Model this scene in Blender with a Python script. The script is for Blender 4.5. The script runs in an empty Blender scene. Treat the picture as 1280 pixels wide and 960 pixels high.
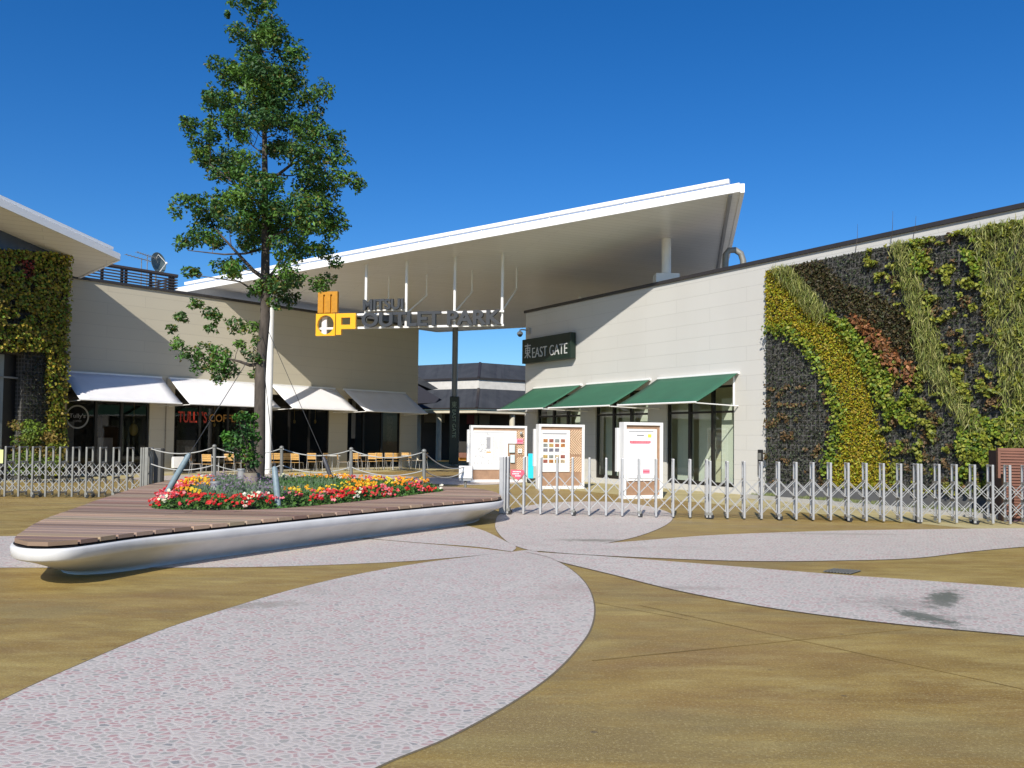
import bpy, bmesh, math, random
import numpy as np
from mathutils import Vector, Matrix
R = math.radians
random.seed(7); rng = np.random.default_rng(7)
scene = bpy.context.scene
col = scene.collection

# ------------------------------------------------------------------ camera
CAM = Vector((0, 0, 1.65)); F = 1050.0; PITCH = R(2.0); ROLL = 0.0115; SH = 31.0
_f = Vector((0, math.cos(PITCH), math.sin(PITCH)))
_r0 = Vector((1, 0, 0)); _u0 = Vector((0, -math.sin(PITCH), math.cos(PITCH)))
_r = _r0 * math.cos(ROLL) + _u0 * math.sin(ROLL)
_u = _u0 * math.cos(ROLL) - _r0 * math.sin(ROLL)
cd = bpy.data.cameras.new('camera'); cam = bpy.data.objects.new('camera', cd); col.objects.link(cam)
m = Matrix((_r, _u, -_f)).transposed().to_4x4(); m.translation = CAM
cam.matrix_world = m
cd.sensor_width = 36; cd.lens = F / 1280 * 36; cd.shift_y = SH / 1280
cd.clip_start = 0.1; cd.clip_end = 3000
scene.camera = cam

def ray(px, py):
    return _r * ((px - 640) / F) + _u * ((480 + SH - py) / F) + _f
def at(px, py, Y):                       # point of the ray at world depth Y
    d = ray(px, py); return CAM + d * (Y / d.y)
def gnd(px, py, z=0.0):                  # point of the ray on the level z
    d = ray(px, py); return CAM + d * ((z - CAM.z) / d.z)
def proj(P):                             # P (N,3) -> pixels
    P = np.asarray(P, float) - np.array(CAM)
    w = P @ np.array(_f); return np.stack([640 + F * (P @ np.array(_r)) / w, 480 + SH - F * (P @ np.array(_u)) / w], 1)

# ------------------------------------------------------------------ light
SUN_AZ = R(13); SUN_EL = R(35.5)
world = bpy.data.worlds.new('World'); scene.world = world; world.use_nodes = True
wn = world.node_tree; wn.nodes.clear()
sky = wn.nodes.new('ShaderNodeTexSky'); sky.sky_type = 'NISHITA'; sky.sun_disc = False
sky.sun_elevation = SUN_EL; sky.sun_rotation = R(180) + SUN_AZ
sky.air_density = 1.0; sky.dust_density = 0.25; sky.ozone_density = 3.0; sky.altitude = 0
hs = wn.nodes.new('ShaderNodeHueSaturation'); hs.inputs['Saturation'].default_value = 1.36; hs.inputs['Value'].default_value = 1.2
bg = wn.nodes.new('ShaderNodeBackground'); bg.inputs[1].default_value = 0.088
wo = wn.nodes.new('ShaderNodeOutputWorld')
wn.links.new(sky.outputs[0], hs.inputs['Color']); tn = wn.nodes.new('ShaderNodeMix'); tn.data_type = 'RGBA'; tn.blend_type = 'MULTIPLY'; tn.inputs[0].default_value = 1; tn.inputs[7].default_value = (.56, .74, .95, 1)
wn.links.new(hs.outputs[0], tn.inputs[6]); wn.links.new(tn.outputs[2], bg.inputs[0]); wn.links.new(bg.outputs[0], wo.inputs[0])
sl = bpy.data.lights.new('sun', 'SUN'); sl.energy = 4.6; sl.angle = R(0.53); sl.color = (1.0, 0.94, 0.84)
so = bpy.data.objects.new('sun', sl); col.objects.link(so); so.location = (-20, -30, 40)
trav = Vector((math.sin(SUN_AZ) * math.cos(SUN_EL), math.cos(SUN_AZ) * math.cos(SUN_EL), -math.sin(SUN_EL)))
so.rotation_euler = trav.to_track_quat('-Z', 'Y').to_euler()
vs = scene.view_settings; vs.view_transform = 'Standard'; vs.look = 'None'; vs.gamma = 1; vs.use_curve_mapping = False
vs.exposure = 0.30
scene.cycles.max_bounces = 8; scene.cycles.transparent_max_bounces = 12

# ------------------------------------------------------------------ materials
class NT:
    def __init__(s, name):
        s.m = bpy.data.materials.new(name); s.m.use_nodes = True; s.t = s.m.node_tree; s.t.nodes.clear()
        s.out = s.n('ShaderNodeOutputMaterial'); s.b = s.n('ShaderNodeBsdfPrincipled'); s.l(s.b.outputs[0], s.out.inputs[0])
    def n(s, k, **kw):
        x = s.t.nodes.new(k)
        for a, v in kw.items(): setattr(x, a, v)
        return x
    def l(s, a, b): s.t.links.new(a, b)
    def noise(s, scale, detail=3, vec=None, rough=.55, dist=0):
        x = s.n('ShaderNodeTexNoise'); x.inputs['Scale'].default_value = scale; x.inputs['Detail'].default_value = detail
        x.inputs['Roughness'].default_value = rough; x.inputs['Distortion'].default_value = dist
        if vec is not None: s.l(vec, x.inputs['Vector'])
        return x.outputs[0]
    def obj(s, sc=None, rot=None):
        g = s.n('ShaderNodeNewGeometry').outputs['Position']
        if sc is None and rot is None: return g
        mp = s.n('ShaderNodeMapping'); s.l(g, mp.inputs[0])
        if sc: mp.inputs['Scale'].default_value = sc
        if rot: mp.inputs['Rotation'].default_value = rot
        return mp.outputs[0]
    def ramp(s, fac, *stops, interp='LINEAR'):
        x = s.n('ShaderNodeValToRGB'); x.color_ramp.interpolation = interp; e = x.color_ramp.elements
        while len(e) < len(stops): e.new(0.5)
        for i, (p, c) in enumerate(stops):
            e[i].position = p; e[i].color = (*c, 1) if len(c) == 3 else c
        s.l(fac, x.inputs[0]); return x.outputs[0]
    def mix(s, fac, a, b, mode='MIX'):
        x = s.n('ShaderNodeMix', data_type='RGBA', blend_type=mode)
        for v, i in ((fac, 0), (a, 6), (b, 7)):
            if hasattr(v, 'is_output'): s.l(v, x.inputs[i])
            else: x.inputs[i].default_value = v if i == 0 else (*v, 1)
        return x.outputs[2]
    def math(s, op, a, b=None):
        x = s.n('ShaderNodeMath', operation=op)
        for v, i in ((a, 0), (b, 1)):
            if v is None: continue
            if hasattr(v, 'is_output'): s.l(v, x.inputs[i])
            else: x.inputs[i].default_value = v
        return x.outputs[0]
    def bump(s, h, st=.3, d=.01):
        x = s.n('ShaderNodeBump'); x.inputs['Strength'].default_value = st; x.inputs['Distance'].default_value = d
        s.l(h, x.inputs['Height']); s.l(x.outputs[0], s.b.inputs['Normal'])
    def set(s, c=None, rough=None, metal=None):
        if c is not None:
            if hasattr(c, 'is_output'): s.l(c, s.b.inputs['Base Color'])
            else: s.b.inputs['Base Color'].default_value = (*c, 1)
        if rough is not None:
            if hasattr(rough, 'is_output'): s.l(rough, s.b.inputs['Roughness'])
            else: s.b.inputs['Roughness'].default_value = rough
        if metal is not None: s.b.inputs['Metallic'].default_value = metal
        return s.m

def paint(name, c, rough=.5, metal=0, var=.12, scale=3.0):
    t = NT(name); n = t.noise(scale, 5, t.obj())
    k = t.ramp(n, (.3, tuple(x * (1 - var) for x in c)), (.7, tuple(min(1, x * (1 + var * .5)) for x in c)))
    return t.set(k, rough, metal)

M = {}
M['white'] = paint('white_paint', (.80, .80, .78), .35, var=.05)
M['soffit'] = None
t = NT('soffit_panels')
v = t.obj(rot=(0, 0, R(-26)))
br = t.n('ShaderNodeTexBrick'); br.offset = 0.5; br.inputs['Scale'].default_value = 1.0
t.l(v, br.inputs['Vector']); br.inputs['Brick Width'].default_value = 4.0; br.inputs['Row Height'].default_value = .3
br.inputs['Mortar Size'].default_value = .012; br.inputs['Color1'].default_value = (.84, .83, .79, 1); br.inputs['Color2'].default_value = (.80, .79, .75, 1)
br.inputs['Mortar'].default_value = (.68, .67, .64, 1)
M['soffit'] = t.set(br.outputs[0], .28)
M['fascia'] = paint('white_fascia', (.85, .85, .84), .3, var=.03)
M['coping'] = paint('dark_brown_coping', (.035, .03, .028), .4)
M['darkmetal'] = paint('dark_bronze_frame', (.012, .011, .010), .35)
M['grey_post'] = paint('grey_painted_steel', (.30, .30, .30), .35, var=.06)
M['alu'] = paint('brushed_aluminium', (.46, .46, .455), .42, .55, var=.08, scale=9)
M['alu_dark'] = paint('weathered_aluminium', (.24, .24, .22), .5, .3, var=.12, scale=9)
M['awn_white'] = paint('white_awning_cloth', (.74, .73, .74), .8, var=.06, scale=1.5)
M['awn_green'] = paint('green_awning_cloth', (.026, .115, .066), .75, var=.12, scale=1.5)
M['sign_green'] = paint('dark_green_sign_panel', (.008, .022, .014), .45)
M['letter_pale'] = paint('pale_letters', (.55, .56, .55), .5)
M['letter_grey'] = paint('slate_grey_letters', (.03, .034, .04), .45, var=.1)
M['letter_side'] = M['letter_grey']
M['orange'] = paint('amber_sign_face', (.86, .42, .004), .4, var=.04)
M['orange_dark'] = paint('dark_amber_sign_face', (.50, .22, .006), .4, var=.12, scale=8)
M['red_letters'] = paint('red_letters', (.42, .035, .015), .5)
M['gold_letters'] = paint('gold_letters', (.35, .17, .03), .5)
M['concrete'] = paint('pale_concrete', (.38, .37, .34), .85, var=.2)
M['gravel'] = paint('gravel', (.36, .35, .32), .95, var=.35, scale=25)
M['asphalt_dark'] = paint('dark_iron', (.05, .05, .05), .7)
M['stake'] = paint('grey_blue_stake_paint', (.20, .27, .30), .5, var=.25, scale=12)
M['stake_dark'] = paint('dark_stake_paint', (.06, .06, .07), .5, var=.2)
M['wire'] = paint('dark_wire', (.05, .05, .05), .6)
M['rope'] = paint('grey_rope', (.45, .45, .42), .8)
M['poster'] = paint('white_poster', (.82, .82, .82), .4, var=.02)
M['poster_grey'] = paint('grey_print', (.38, .38, .40), .5, var=.2, scale=40)
M['poster_grey2'] = paint('faint_print', (.56, .56, .58), .5, var=.06, scale=30)
M['poster_dark'] = paint('dark_print', (.18, .18, .19), .5, var=.3, scale=40)
M['poster_red'] = paint('red_print', (.72, .09, .14), .5, var=.1)
M['poster_pink'] = paint('pink_print', (.85, .30, .40), .5, var=.1)
M['poster_pale'] = paint('pale_blue_print', (.62, .74, .75), .5, var=.06)
M['poster_yellow'] = paint('yellow_print', (.85, .75, .08), .5)
M['poster_orange'] = paint('orange_print', (.8, .38, .05), .5)
M['brownboard'] = paint('brown_board', (.36, .22, .135), .6, var=.18, scale=6)
M['chevron'] = paint('pale_chevron', (.72, .52, .34), .6)
M['cyan'] = paint('cyan_panel', (.02, .58, .78), .4)
M['black'] = paint('black_plastic', (.015, .015, .016), .4)
M['tile_lbl'] = None
M['chairwood'] = paint('varnished_slats', (.62, .36, .11), .45, var=.3, scale=20)
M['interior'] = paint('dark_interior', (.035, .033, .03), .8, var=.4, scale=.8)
M['interior_cream'] = paint('cream_interior', (.68, .68, .50), .8, var=.12, scale=.8)
M['ivory'] = paint('ivory_columns', (.62, .58, .46), .5)
M['tan'] = paint('tan_render', (.33, .27, .19), .8)
M['redpanel'] = paint('dark_red_panel', (.22, .02, .02), .5)
M['louvre_brown'] = paint('brown_louvre', (.055, .042, .038), .5)
M['redbrown'] = paint('red_brown_slats', (.20, .085, .055), .6, var=.2)
M['dish'] = paint('grey_green_dish', (.10, .14, .14), .5)
M['bulb'] = paint('yellow_lamp_glass', (.55, .40, .08), .4)
M['soil'] = paint('dark_soil', (.03, .022, .015), .95)
M['stump'] = paint('pale_stump_bark', (.30, .26, .20), .9, var=.35, scale=12)
M['navy'] = None

t = NT('siding_panels')
uv = t.n('ShaderNodeUVMap').outputs[0]
br = t.n('ShaderNodeTexBrick'); br.offset = 0.5; br.inputs['Scale'].default_value = 1.0; t.l(uv, br.inputs['Vector'])
br.inputs['Brick Width'].default_value = 3.03; br.inputs['Row Height'].default_value = .455
br.inputs['Mortar Size'].default_value = .008; br.inputs['Mortar Smooth'].default_value = .3
br.inputs['Color1'].default_value = (.56, .55, .515, 1); br.inputs['Color2'].default_value = (.55, .54, .505, 1); br.inputs['Mortar'].default_value = (.47, .46, .43, 1)
nz = t.noise(.6, 6, t.obj((1, 1, .25)))
c = t.mix(t.ramp(nz, (.35, (0, 0, 0)), (.75, (.22, .22, .22))), br.outputs[0], (.42, .40, .36))
M['siding'] = t.set(c, .6); t.bump(t.math('SUBTRACT', 1.0, br.outputs['Fac']), .5, .006)
t = NT('siding_panels_warm')
uv = t.n('ShaderNodeUVMap').outputs[0]
br = t.n('ShaderNodeTexBrick'); br.offset = 0.5; br.inputs['Scale'].default_value = 1.0; t.l(uv, br.inputs['Vector'])
br.inputs['Brick Width'].default_value = 3.03; br.inputs['Row Height'].default_value = .455
br.inputs['Mortar Size'].default_value = .008; br.inputs['Mortar Smooth'].default_value = .3
br.inputs['Color1'].default_value = (.50, .455, .35, 1); br.inputs['Color2'].default_value = (.49, .445, .34, 1); br.inputs['Mortar'].default_value = (.41, .37, .29, 1)
nz = t.noise(.5, 6, t.obj((1, 1, .25)))
c = t.mix(t.ramp(nz, (.35, (0, 0, 0)), (.75, (.2, .2, .2))), br.outputs[0], (.38, .34, .26))
M['siding_warm'] = t.set(c, .6); t.bump(t.math('SUBTRACT', 1.0, br.outputs['Fac']), .5, .006)

t = NT('slate_shingles')
br = t.n('ShaderNodeTexBrick'); br.inputs['Scale'].default_value = 1.0; t.l(t.obj(rot=(R(60), 0, 0)), br.inputs['Vector'])
br.inputs['Brick Width'].default_value = .33; br.inputs['Row Height'].default_value = .16; br.inputs['Mortar Size'].default_value = .008
br.inputs['Color1'].default_value = (.030, .034, .042, 1); br.inputs['Color2'].default_value = (.045, .05, .058, 1); br.inputs['Mortar'].default_value = (.04, .042, .05, 1)
c = t.mix(t.ramp(t.noise(1.2, 5, t.obj()), (.35, (0, 0, 0)), (.7, (.5, .5, .5))), br.outputs[0], (.07, .074, .084))
M['slate'] = t.set(c, .85); t.b.inputs['Specular IOR Level'].default_value = .12
M['navy'] = paint('dark_blue_metal_roof', (.012, .014, .03), .7)

# thin glass: clear with a fresnel sheen
def glass_mat(name, tint, base=.06):
    t = NT(name); t.t.nodes.remove(t.b)
    fr = t.n('ShaderNodeLayerWeight'); fr.inputs[0].default_value = .5
    fc = t.math('MULTIPLY', t.math('POWER', fr.outputs['Facing'], 5.0), .9)
    tr = t.n('ShaderNodeBsdfTransparent'); tr.inputs[0].default_value = (*tint, 1)
    gl = t.n('ShaderNodeBsdfGlossy'); gl.inputs['Roughness'].default_value = .02
    mx = t.n('ShaderNodeMixShader'); f = t.math('ADD', fc, base)
    t.l(f, mx.inputs[0]); t.l(tr.outputs[0], mx.inputs[1]); t.l(gl.outputs[0], mx.inputs[2]); t.l(mx.outputs[0], t.out.inputs[0])
    return t.m
M['glass'] = glass_mat('shop_glass', (.86, .90, .86), .07)
M['glass_dark'] = glass_mat('tinted_glass', (.50, .50, .50), .05)

# brown stained concrete paving
t = NT('ochre_stained_concrete')
p = t.obj((.45, 1.0, 1), (0, 0, R(-8)))
n1 = t.noise(.35, 8, p, .62, .6); n2 = t.noise(2.2, 6, p, .6, .3); n3 = t.noise(28, 3, t.obj())
c1 = t.ramp(n1, (.36, (.25, .140, .028)), (.47, (.33, .215, .05)), (.54, (.335, .24, .062)), (.62, (.41, .30, .09)))
c2 = t.ramp(n2, (.38, (.21, .125, .025)), (.50, (.32, .22, .055)), (.62, (.42, .315, .095)))
c = t.mix(.5, c1, c2)
n4 = t.noise(.9, 7, t.obj((.3, .9, 1), (0, 0, R(12))), .65, 1.0)
n6 = t.noise(6, 6, t.obj((.35, 1.3, 1), (0, 0, R(-6))), .7)
c = t.mix(t.ramp(n6, (.40, (.35,) * 3), (.56, (0,) * 3)), c, (.22, .145, .05))
c = t.mix(t.ramp(t.noise(4.1, 6, t.obj((.35, 1.3, 1), (0, 0, R(10))), .7), (.50, (0,) * 3), (.66, (.5,) * 3)), c, (.46, .36, .13))
c = t.mix(t.ramp(n4, (.50, (0, 0, 0)), (.62, (.45, .45, .45))), c, (.28, .165, .05))
n5 = t.noise(.6, 7, t.obj((.5, 1.2, 1), (0, 0, R(-20))), .65, .8)
c = t.mix(t.ramp(n5, (.52, (0, 0, 0)), (.62, (.5, .5, .5))), c, (.24, .195, .08))
c = t.mix(t.ramp(n3, (.35, (.5, .5, .5)), (.6, (0, 0, 0))), c, t.mix(.3, c, (.15, .10, .04)))
far = t.math('MULTIPLY', t.n('ShaderNodeSeparateXYZ').outputs[1], 1.0)
g1 = t.noise(70, 3, t.obj(), .7); c = t.mix(t.ramp(g1, (.36, (.55,) * 3), (.50, (0,) * 3)), c, (.17, .115, .04))
c = t.mix(t.ramp(t.noise(48, 3, t.obj(), .7), (.54, (0,) * 3), (.68, (.5,) * 3)), c, (.55, .44, .20))
sp = t.n('ShaderNodeTexVoronoi'); sp.inputs['Scale'].default_value = 2.3; t.l(t.obj(), sp.inputs['Vector'])
c = t.mix(t.ramp(sp.outputs['Distance'], (.035, (.7,) * 3), (.06, (0,) * 3)), c, (.12, .09, .05))
M['brown'] = t.set(c, t.ramp(n2, (.3, (.5,) * 3), (.7, (.72,) * 3)))
t.bump(t.noise(55, 4, t.obj()), .35, .004)

# pink, grey and white pebbled stamped paving
def pebble(name, stains):
    t = NT(name); P = t.obj((1, 1, 0))
    dn = t.n('ShaderNodeTexNoise'); dn.inputs['Scale'].default_value = 9; t.l(P, dn.inputs['Vector'])
    vm = t.n('ShaderNodeVectorMath', operation='SCALE'); t.l(dn.outputs['Color'], vm.inputs[0]); vm.inputs['Scale'].default_value = .035
    va = t.n('ShaderNodeVectorMath', operation='ADD'); t.l(P, va.inputs[0]); t.l(vm.outputs[0], va.inputs[1])
    mp = t.n('ShaderNodeMapping'); t.l(va.outputs[0], mp.inputs[0]); mp.inputs['Rotation'].default_value = (0, 0, R(20)); mp.inputs['Scale'].default_value = (.85, 1.15, 1)
    vo = t.n('ShaderNodeTexVoronoi', voronoi_dimensions='2D'); vo.inputs['Scale'].default_value = 20; t.l(mp.outputs[0], vo.inputs['Vector'])
    ve = t.n('ShaderNodeTexVoronoi', voronoi_dimensions='2D', feature='DISTANCE_TO_EDGE'); ve.inputs['Scale'].default_value = 20; t.l(mp.outputs[0], ve.inputs['Vector'])
    sp = t.n('ShaderNodeSeparateColor'); t.l(vo.outputs['Color'], sp.inputs[0])
    stone = t.ramp(sp.outputs[0], (0, (.47, .30, .28)), (.18, (.49, .345, .32)), (.32, (.45, .42, .37)), (.54, (.37, .36, .32)), (.68, (.51, .46, .41)), (.86, (.57, .52, .46)), (.982, (.27, .27, .26)), interp='CONSTANT')
    joint = t.ramp(ve.outputs['Distance'], (.10, (1, 1, 1)), (.22, (0, 0, 0)))
    c = t.mix(joint, stone, (.60, .545, .49))
    big = t.noise(.5, 5, t.obj()); c = t.mix(t.ramp(big, (.35, (.22, .22, .22)), (.7, (0, 0, 0))), c, (.42, .37, .34))
    dirt = t.noise(1.1, 8, t.obj((.6, 1, 1), (0, 0, R(30))), .72, .8); c = t.mix(t.ramp(dirt, (.56, (0, 0, 0)), (.72, (.5, .5, .5))), c, (.33, .29, .24))
    dr2 = t.noise(34, 4, t.obj(), .7); c = t.mix(t.ramp(dr2, (.60, (0, 0, 0)), (.72, (.45, .45, .45))), c, (.33, .30, .27))
    for (q, rx, ry, rot, thr, amt, cc) in stains:
        mp = t.n('ShaderNodeMapping', vector_type='TEXTURE'); t.l(t.obj(), mp.inputs[0])
        mp.inputs['Location'].default_value = (q.x, q.y, 0); mp.inputs['Rotation'].default_value = (0, 0, rot); mp.inputs['Scale'].default_value = (rx, ry, 1)
        ln = t.n('ShaderNodeVectorMath', operation='LENGTH'); t.l(mp.outputs[0], ln.inputs[0])
        nn = t.noise(8, 8, t.obj(), .8)
        s_ = t.math('MULTIPLY', t.math('ADD', ln.outputs['Value'], t.math('MULTIPLY', nn, 2.4)), .5)
        f = t.ramp(s_, (max(.0, (thr + .30) * .5), (amt,) * 3), ((thr + .75) * .5, (0, 0, 0)))
        c = t.mix(f, c, cc)
    t.set(c, .55); t.bump(t.ramp(ve.outputs['Distance'], (0, (0, 0, 0)), (.25, (1, 1, 1))), .35, .004)
    return t.m
st_a = gnd(1165, 762); st_b = gnd(1150, 770)
M['pebble'] = pebble('pink_grey_pebble_paving', [
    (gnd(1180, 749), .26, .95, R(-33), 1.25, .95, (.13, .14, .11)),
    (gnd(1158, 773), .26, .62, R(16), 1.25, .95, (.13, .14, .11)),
    (gnd(1185, 772), .8, .3, R(-8), .9, .5, (.22, .21, .18)),
    (gnd(1120, 755), 1.5, 1.0, 0, .95, .5, (.25, .23, .2)),
    (gnd(860, 736), 1.0, .25, 0, 1.1, .5, (.3, .26, .22)),
    (gnd(320, 757), .9, .3, R(20), 1.1, .6, (.28, .25, .2)),
    (gnd(748, 676), 1.2, .35, 0, 1.15, .7, (.18, .17, .13)),
    (gnd(1050, 668), 2.2, .3, 0, 1.15, .5, (.3, .27, .22)),
    (gnd(715, 735), .8, .9, 0, 1.0, .35, (.33, .25, .22))])

t = NT('deck_boards')
oi = t.n('ShaderNodeAttribute', attribute_name='Col')
nz = t.noise(3, 5, t.obj((.6, 9, 1)))
M['deck'] = t.set(t.mix(t.ramp(nz, (.3, (.35,) * 3), (.7, (0,) * 3)), oi.outputs[0], (.25, .165, .12)), .6)

def leafmat(name, rough=.6, trans=.25):
    t = NT(name); a = t.n('ShaderNodeAttribute', attribute_name='Col')
    t.set(a.outputs[0], rough)
    tl = t.n('ShaderNodeBsdfTranslucent'); t.l(a.outputs[0], tl.inputs[0]); mx = t.n('ShaderNodeMixShader'); mx.inputs[0].default_value = trans
    t.l(t.b.outputs[0], mx.inputs[1]); t.l(tl.outputs[0], mx.inputs[2]); t.l(mx.outputs[0], t.out.inputs[0]); return t.m
M['leaf'] = leafmat('leaves'); M['petals'] = leafmat('flower_petals', .6, .3)
t = NT('tree_bark')
n1 = t.noise(5, 6, t.obj((1, 1, .3)), .7)
M['bark'] = t.set(t.ramp(n1, (.35, (.035, .028, .022)), (.65, (.11, .09, .072))), .9); t.bump(n1, .6, .02)
t = NT('planting_grid')
br = t.n('ShaderNodeTexBrick'); br.offset = 0; uv = t.n('ShaderNodeUVMap').outputs[0]; t.l(uv, br.inputs['Vector']); br.inputs['Scale'].default_value = 1
br.inputs['Brick Width'].default_value = .14; br.inputs['Row Height'].default_value = .14; br.inputs['Mortar Size'].default_value = .02
br.inputs['Color1'].default_value = (.022, .021, .02, 1); br.inputs['Color2'].default_value = (.04, .038, .03, 1); br.inputs['Mortar'].default_value = (.085, .083, .078, 1)
M['grid'] = t.set(br.outputs[0], .8); t.bump(br.outputs['Fac'], 1, .03)

# ------------------------------------------------------------------ mesh helpers
class MB:
    def __init__(s): s.v = []; s.f = []; s.c = []; s.smooth = False
    def poly(s, pts, c=None):
        i = len(s.v); s.v += [Vector(p) for p in pts]; s.f.append(tuple(range(i, i + len(pts)))); s.c.append(c)
    def hexa(s, P, c=None):      # 8 points: bottom ring 0-3, top ring 4-7
        i = len(s.v); s.v += [Vector(p) for p in P]
        for q in ((3, 2, 1, 0), (4, 5, 6, 7), (0, 1, 5, 4), (1, 2, 6, 5), (2, 3, 7, 6), (3, 0, 4, 7)):
            s.f.append(tuple(i + k for k in q)); s.c.append(c)
    def box(s, a, b, c=None):
        (x0, y0, z0), (x1, y1, z1) = a, b
        s.hexa([(x0, y0, z0), (x1, y0, z0), (x1, y1, z0), (x0, y1, z0), (x0, y0, z1), (x1, y0, z1), (x1, y1, z1), (x0, y1, z1)], c)
    def fbox(s, fr, s0, s1, z0, z1, n0, n1, c=None):
        p = fr.pt
        s.hexa([p(s0, n0, z0), p(s1, n0, z0), p(s1, n1, z0), p(s0, n1, z0), p(s0, n0, z1), p(s1, n0, z1), p(s1, n1, z1), p(s0, n1, z1)], c)
    def ring(s, c0, ax, r, n, up=None):
        ax = Vector(ax).normalized(); a = ax.orthogonal().normalized() if up is None else up; b = ax.cross(a)
        return [Vector(c0) + (a * math.cos(2 * math.pi * k / n) + b * math.sin(2 * math.pi * k / n)) * r for k in range(n)]
    def tube(s, pts, rad, n=8, cap=True):
        pts = [Vector(p) for p in pts]; rad = [rad] * len(pts) if not hasattr(rad, '__len__') else rad
        s.smooth = True
        ax = (pts[1] - pts[0]).normalized(); a = ax.orthogonal().normalized(); rings = []
        for k, p in enumerate(pts):
            d = (pts[min(k + 1, len(pts) - 1)] - pts[max(k - 1, 0)]).normalized()
            a = (a - d * a.dot(d)).normalized(); b = d.cross(a); i = len(s.v)
            s.v += [p + (a * math.cos(2 * math.pi * j / n) + b * math.sin(2 * math.pi * j / n)) * rad[k] for j in range(n)]
            rings.append(i)
        for q in range(len(rings) - 1):
            i, j = rings[q], rings[q + 1]
            for k in range(n): s.f.append((i + k, i + (k + 1) % n, j + (k + 1) % n, j + k)); s.c.append(None)
        if cap:
            s.f.append(tuple(rings[0] + k for k in range(n))[::-1]); s.c.append(None)
            s.f.append(tuple(rings[-1] + k for k in range(n))); s.c.append(None)
    def bar(s, a, b, w, h=None, up=(0, 0, 1)):
        a = Vector(a); b = Vector(b); d = (b - a).normalized(); h = h or w
        x = d.cross(Vector(up)); x = x.normalized() if x.length > 1e-4 else Vector((1, 0, 0)); y = x.cross(d).normalized()
        P = [q + x * (sx * w / 2) + y * (sy * h / 2) for q in (a, b) for sx, sy in ((-1, -1), (1, -1), (1, 1), (-1, 1))]
        s.hexa(P)
    def sphere(s, c, r, nu=12, nv=8, sz=(1, 1, 1), v0=0, v1=math.pi):
        i = len(s.v); s.smooth = True
        for a in range(nv + 1):
            th = v0 + (v1 - v0) * a / nv
            for b in range(nu):
                ph = 2 * math.pi * b / nu
                s.v.append(Vector(c) + Vector((math.sin(th) * math.cos(ph) * r * sz[0], math.sin(th) * math.sin(ph) * r * sz[1], math.cos(th) * r * sz[2])))
        for a in range(nv):
            for b in range(nu):
                s.f.append((i + a * nu + b, i + (a + 1) * nu + b, i + (a + 1) * nu + (b + 1) % nu, i + a * nu + (b + 1) % nu)); s.c.append(None)
    def build(s, name, mat, parent=None, frame=None, bevel=0):
        off = Vector((0, 0, 0))
        q = parent
        while q is not None: off += q.location; q = q.parent
        me = bpy.data.meshes.new(name); me.from_pydata([v - off for v in s.v], [], s.f); me.materials.append(mat)
        if any(c is not None for c in s.c):
            ca = me.color_attributes.new('Col', 'FLOAT_COLOR', 'CORNER')
            for p, c in zip(me.polygons, s.c):
                for li in p.loop_indices: ca.data[li].color = (*(c or (.5, .5, .5)), 1)
        if frame is not None:
            ul = me.uv_layers.new(name='UVMap')
            for p in me.polygons:
                for li in p.loop_indices:
                    v = s.v[me.loops[li].vertex_index]; w = v - frame.A3
                    ul.data[li].uv = (w.dot(frame.d) + (w.dot(frame.n)), v.z)
        bm = bmesh.new(); bm.from_mesh(me); bmesh.ops.recalc_face_normals(bm, faces=bm.faces)
        bm.to_mesh(me); bm.free()
        if s.smooth:
            me.shade_smooth()
            try: me.set_sharp_from_angle(angle=R(40))
            except Exception: pass
        o = bpy.data.objects.new(name, me); col.objects.link(o)
        if parent is not None: o.parent = parent
        if bevel:
            b = o.modifiers.new('bevel', 'BEVEL'); b.width = bevel; b.segments = 2; b.limit_method = 'ANGLE'
        return o

class Fr:                                   # vertical frame: s along the wall, n out of it towards the viewer, z up
    def __init__(s, A, B, flip=False):
        s.A = Vector((A[0], A[1], 0)); s.A3 = s.A; d = Vector((B[0] - A[0], B[1] - A[1], 0)); s.L = d.length; s.d = d.normalized()
        n = Vector((s.d.y, -s.d.x, 0))
        s.n = n if n.dot(CAM - s.A) > 0 else -n
    def pt(s, a, n, z): return s.A + s.d * a + s.n * n + Vector((0, 0, z))
    def hit(s, px, py, n=0.0):
        r = ray(px, py); k = (s.A + s.n * n - CAM).dot(s.n) / r.dot(s.n); P = CAM + r * k
        return (P - s.A).dot(s.d), P.z
def tag(o, label=None, cat=None, group=None, kind=None):
    if label: o['label'] = label
    if cat: o['category'] = cat
    if group: o['group'] = group
    if kind: o['kind'] = kind
    return o
def thing(name, label, cat, loc=(0, 0, 0), group=None):
    o = bpy.data.objects.new(name, None); o.empty_display_size = .2; col.objects.link(o); o.location = loc
    return tag(o, label, cat, group)
def dup(root, loc, rz, label, group=None):
    r = root.copy(); col.objects.link(r); r.location = loc; r.rotation_euler = (0, 0, rz); r['label'] = label
    if group: r['group'] = group
    for ch in root.children:
        c = ch.copy(); col.objects.link(c); c.parent = r
        for g in ch.children:
            e = g.copy(); col.objects.link(e); e.parent = c
    return r

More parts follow.
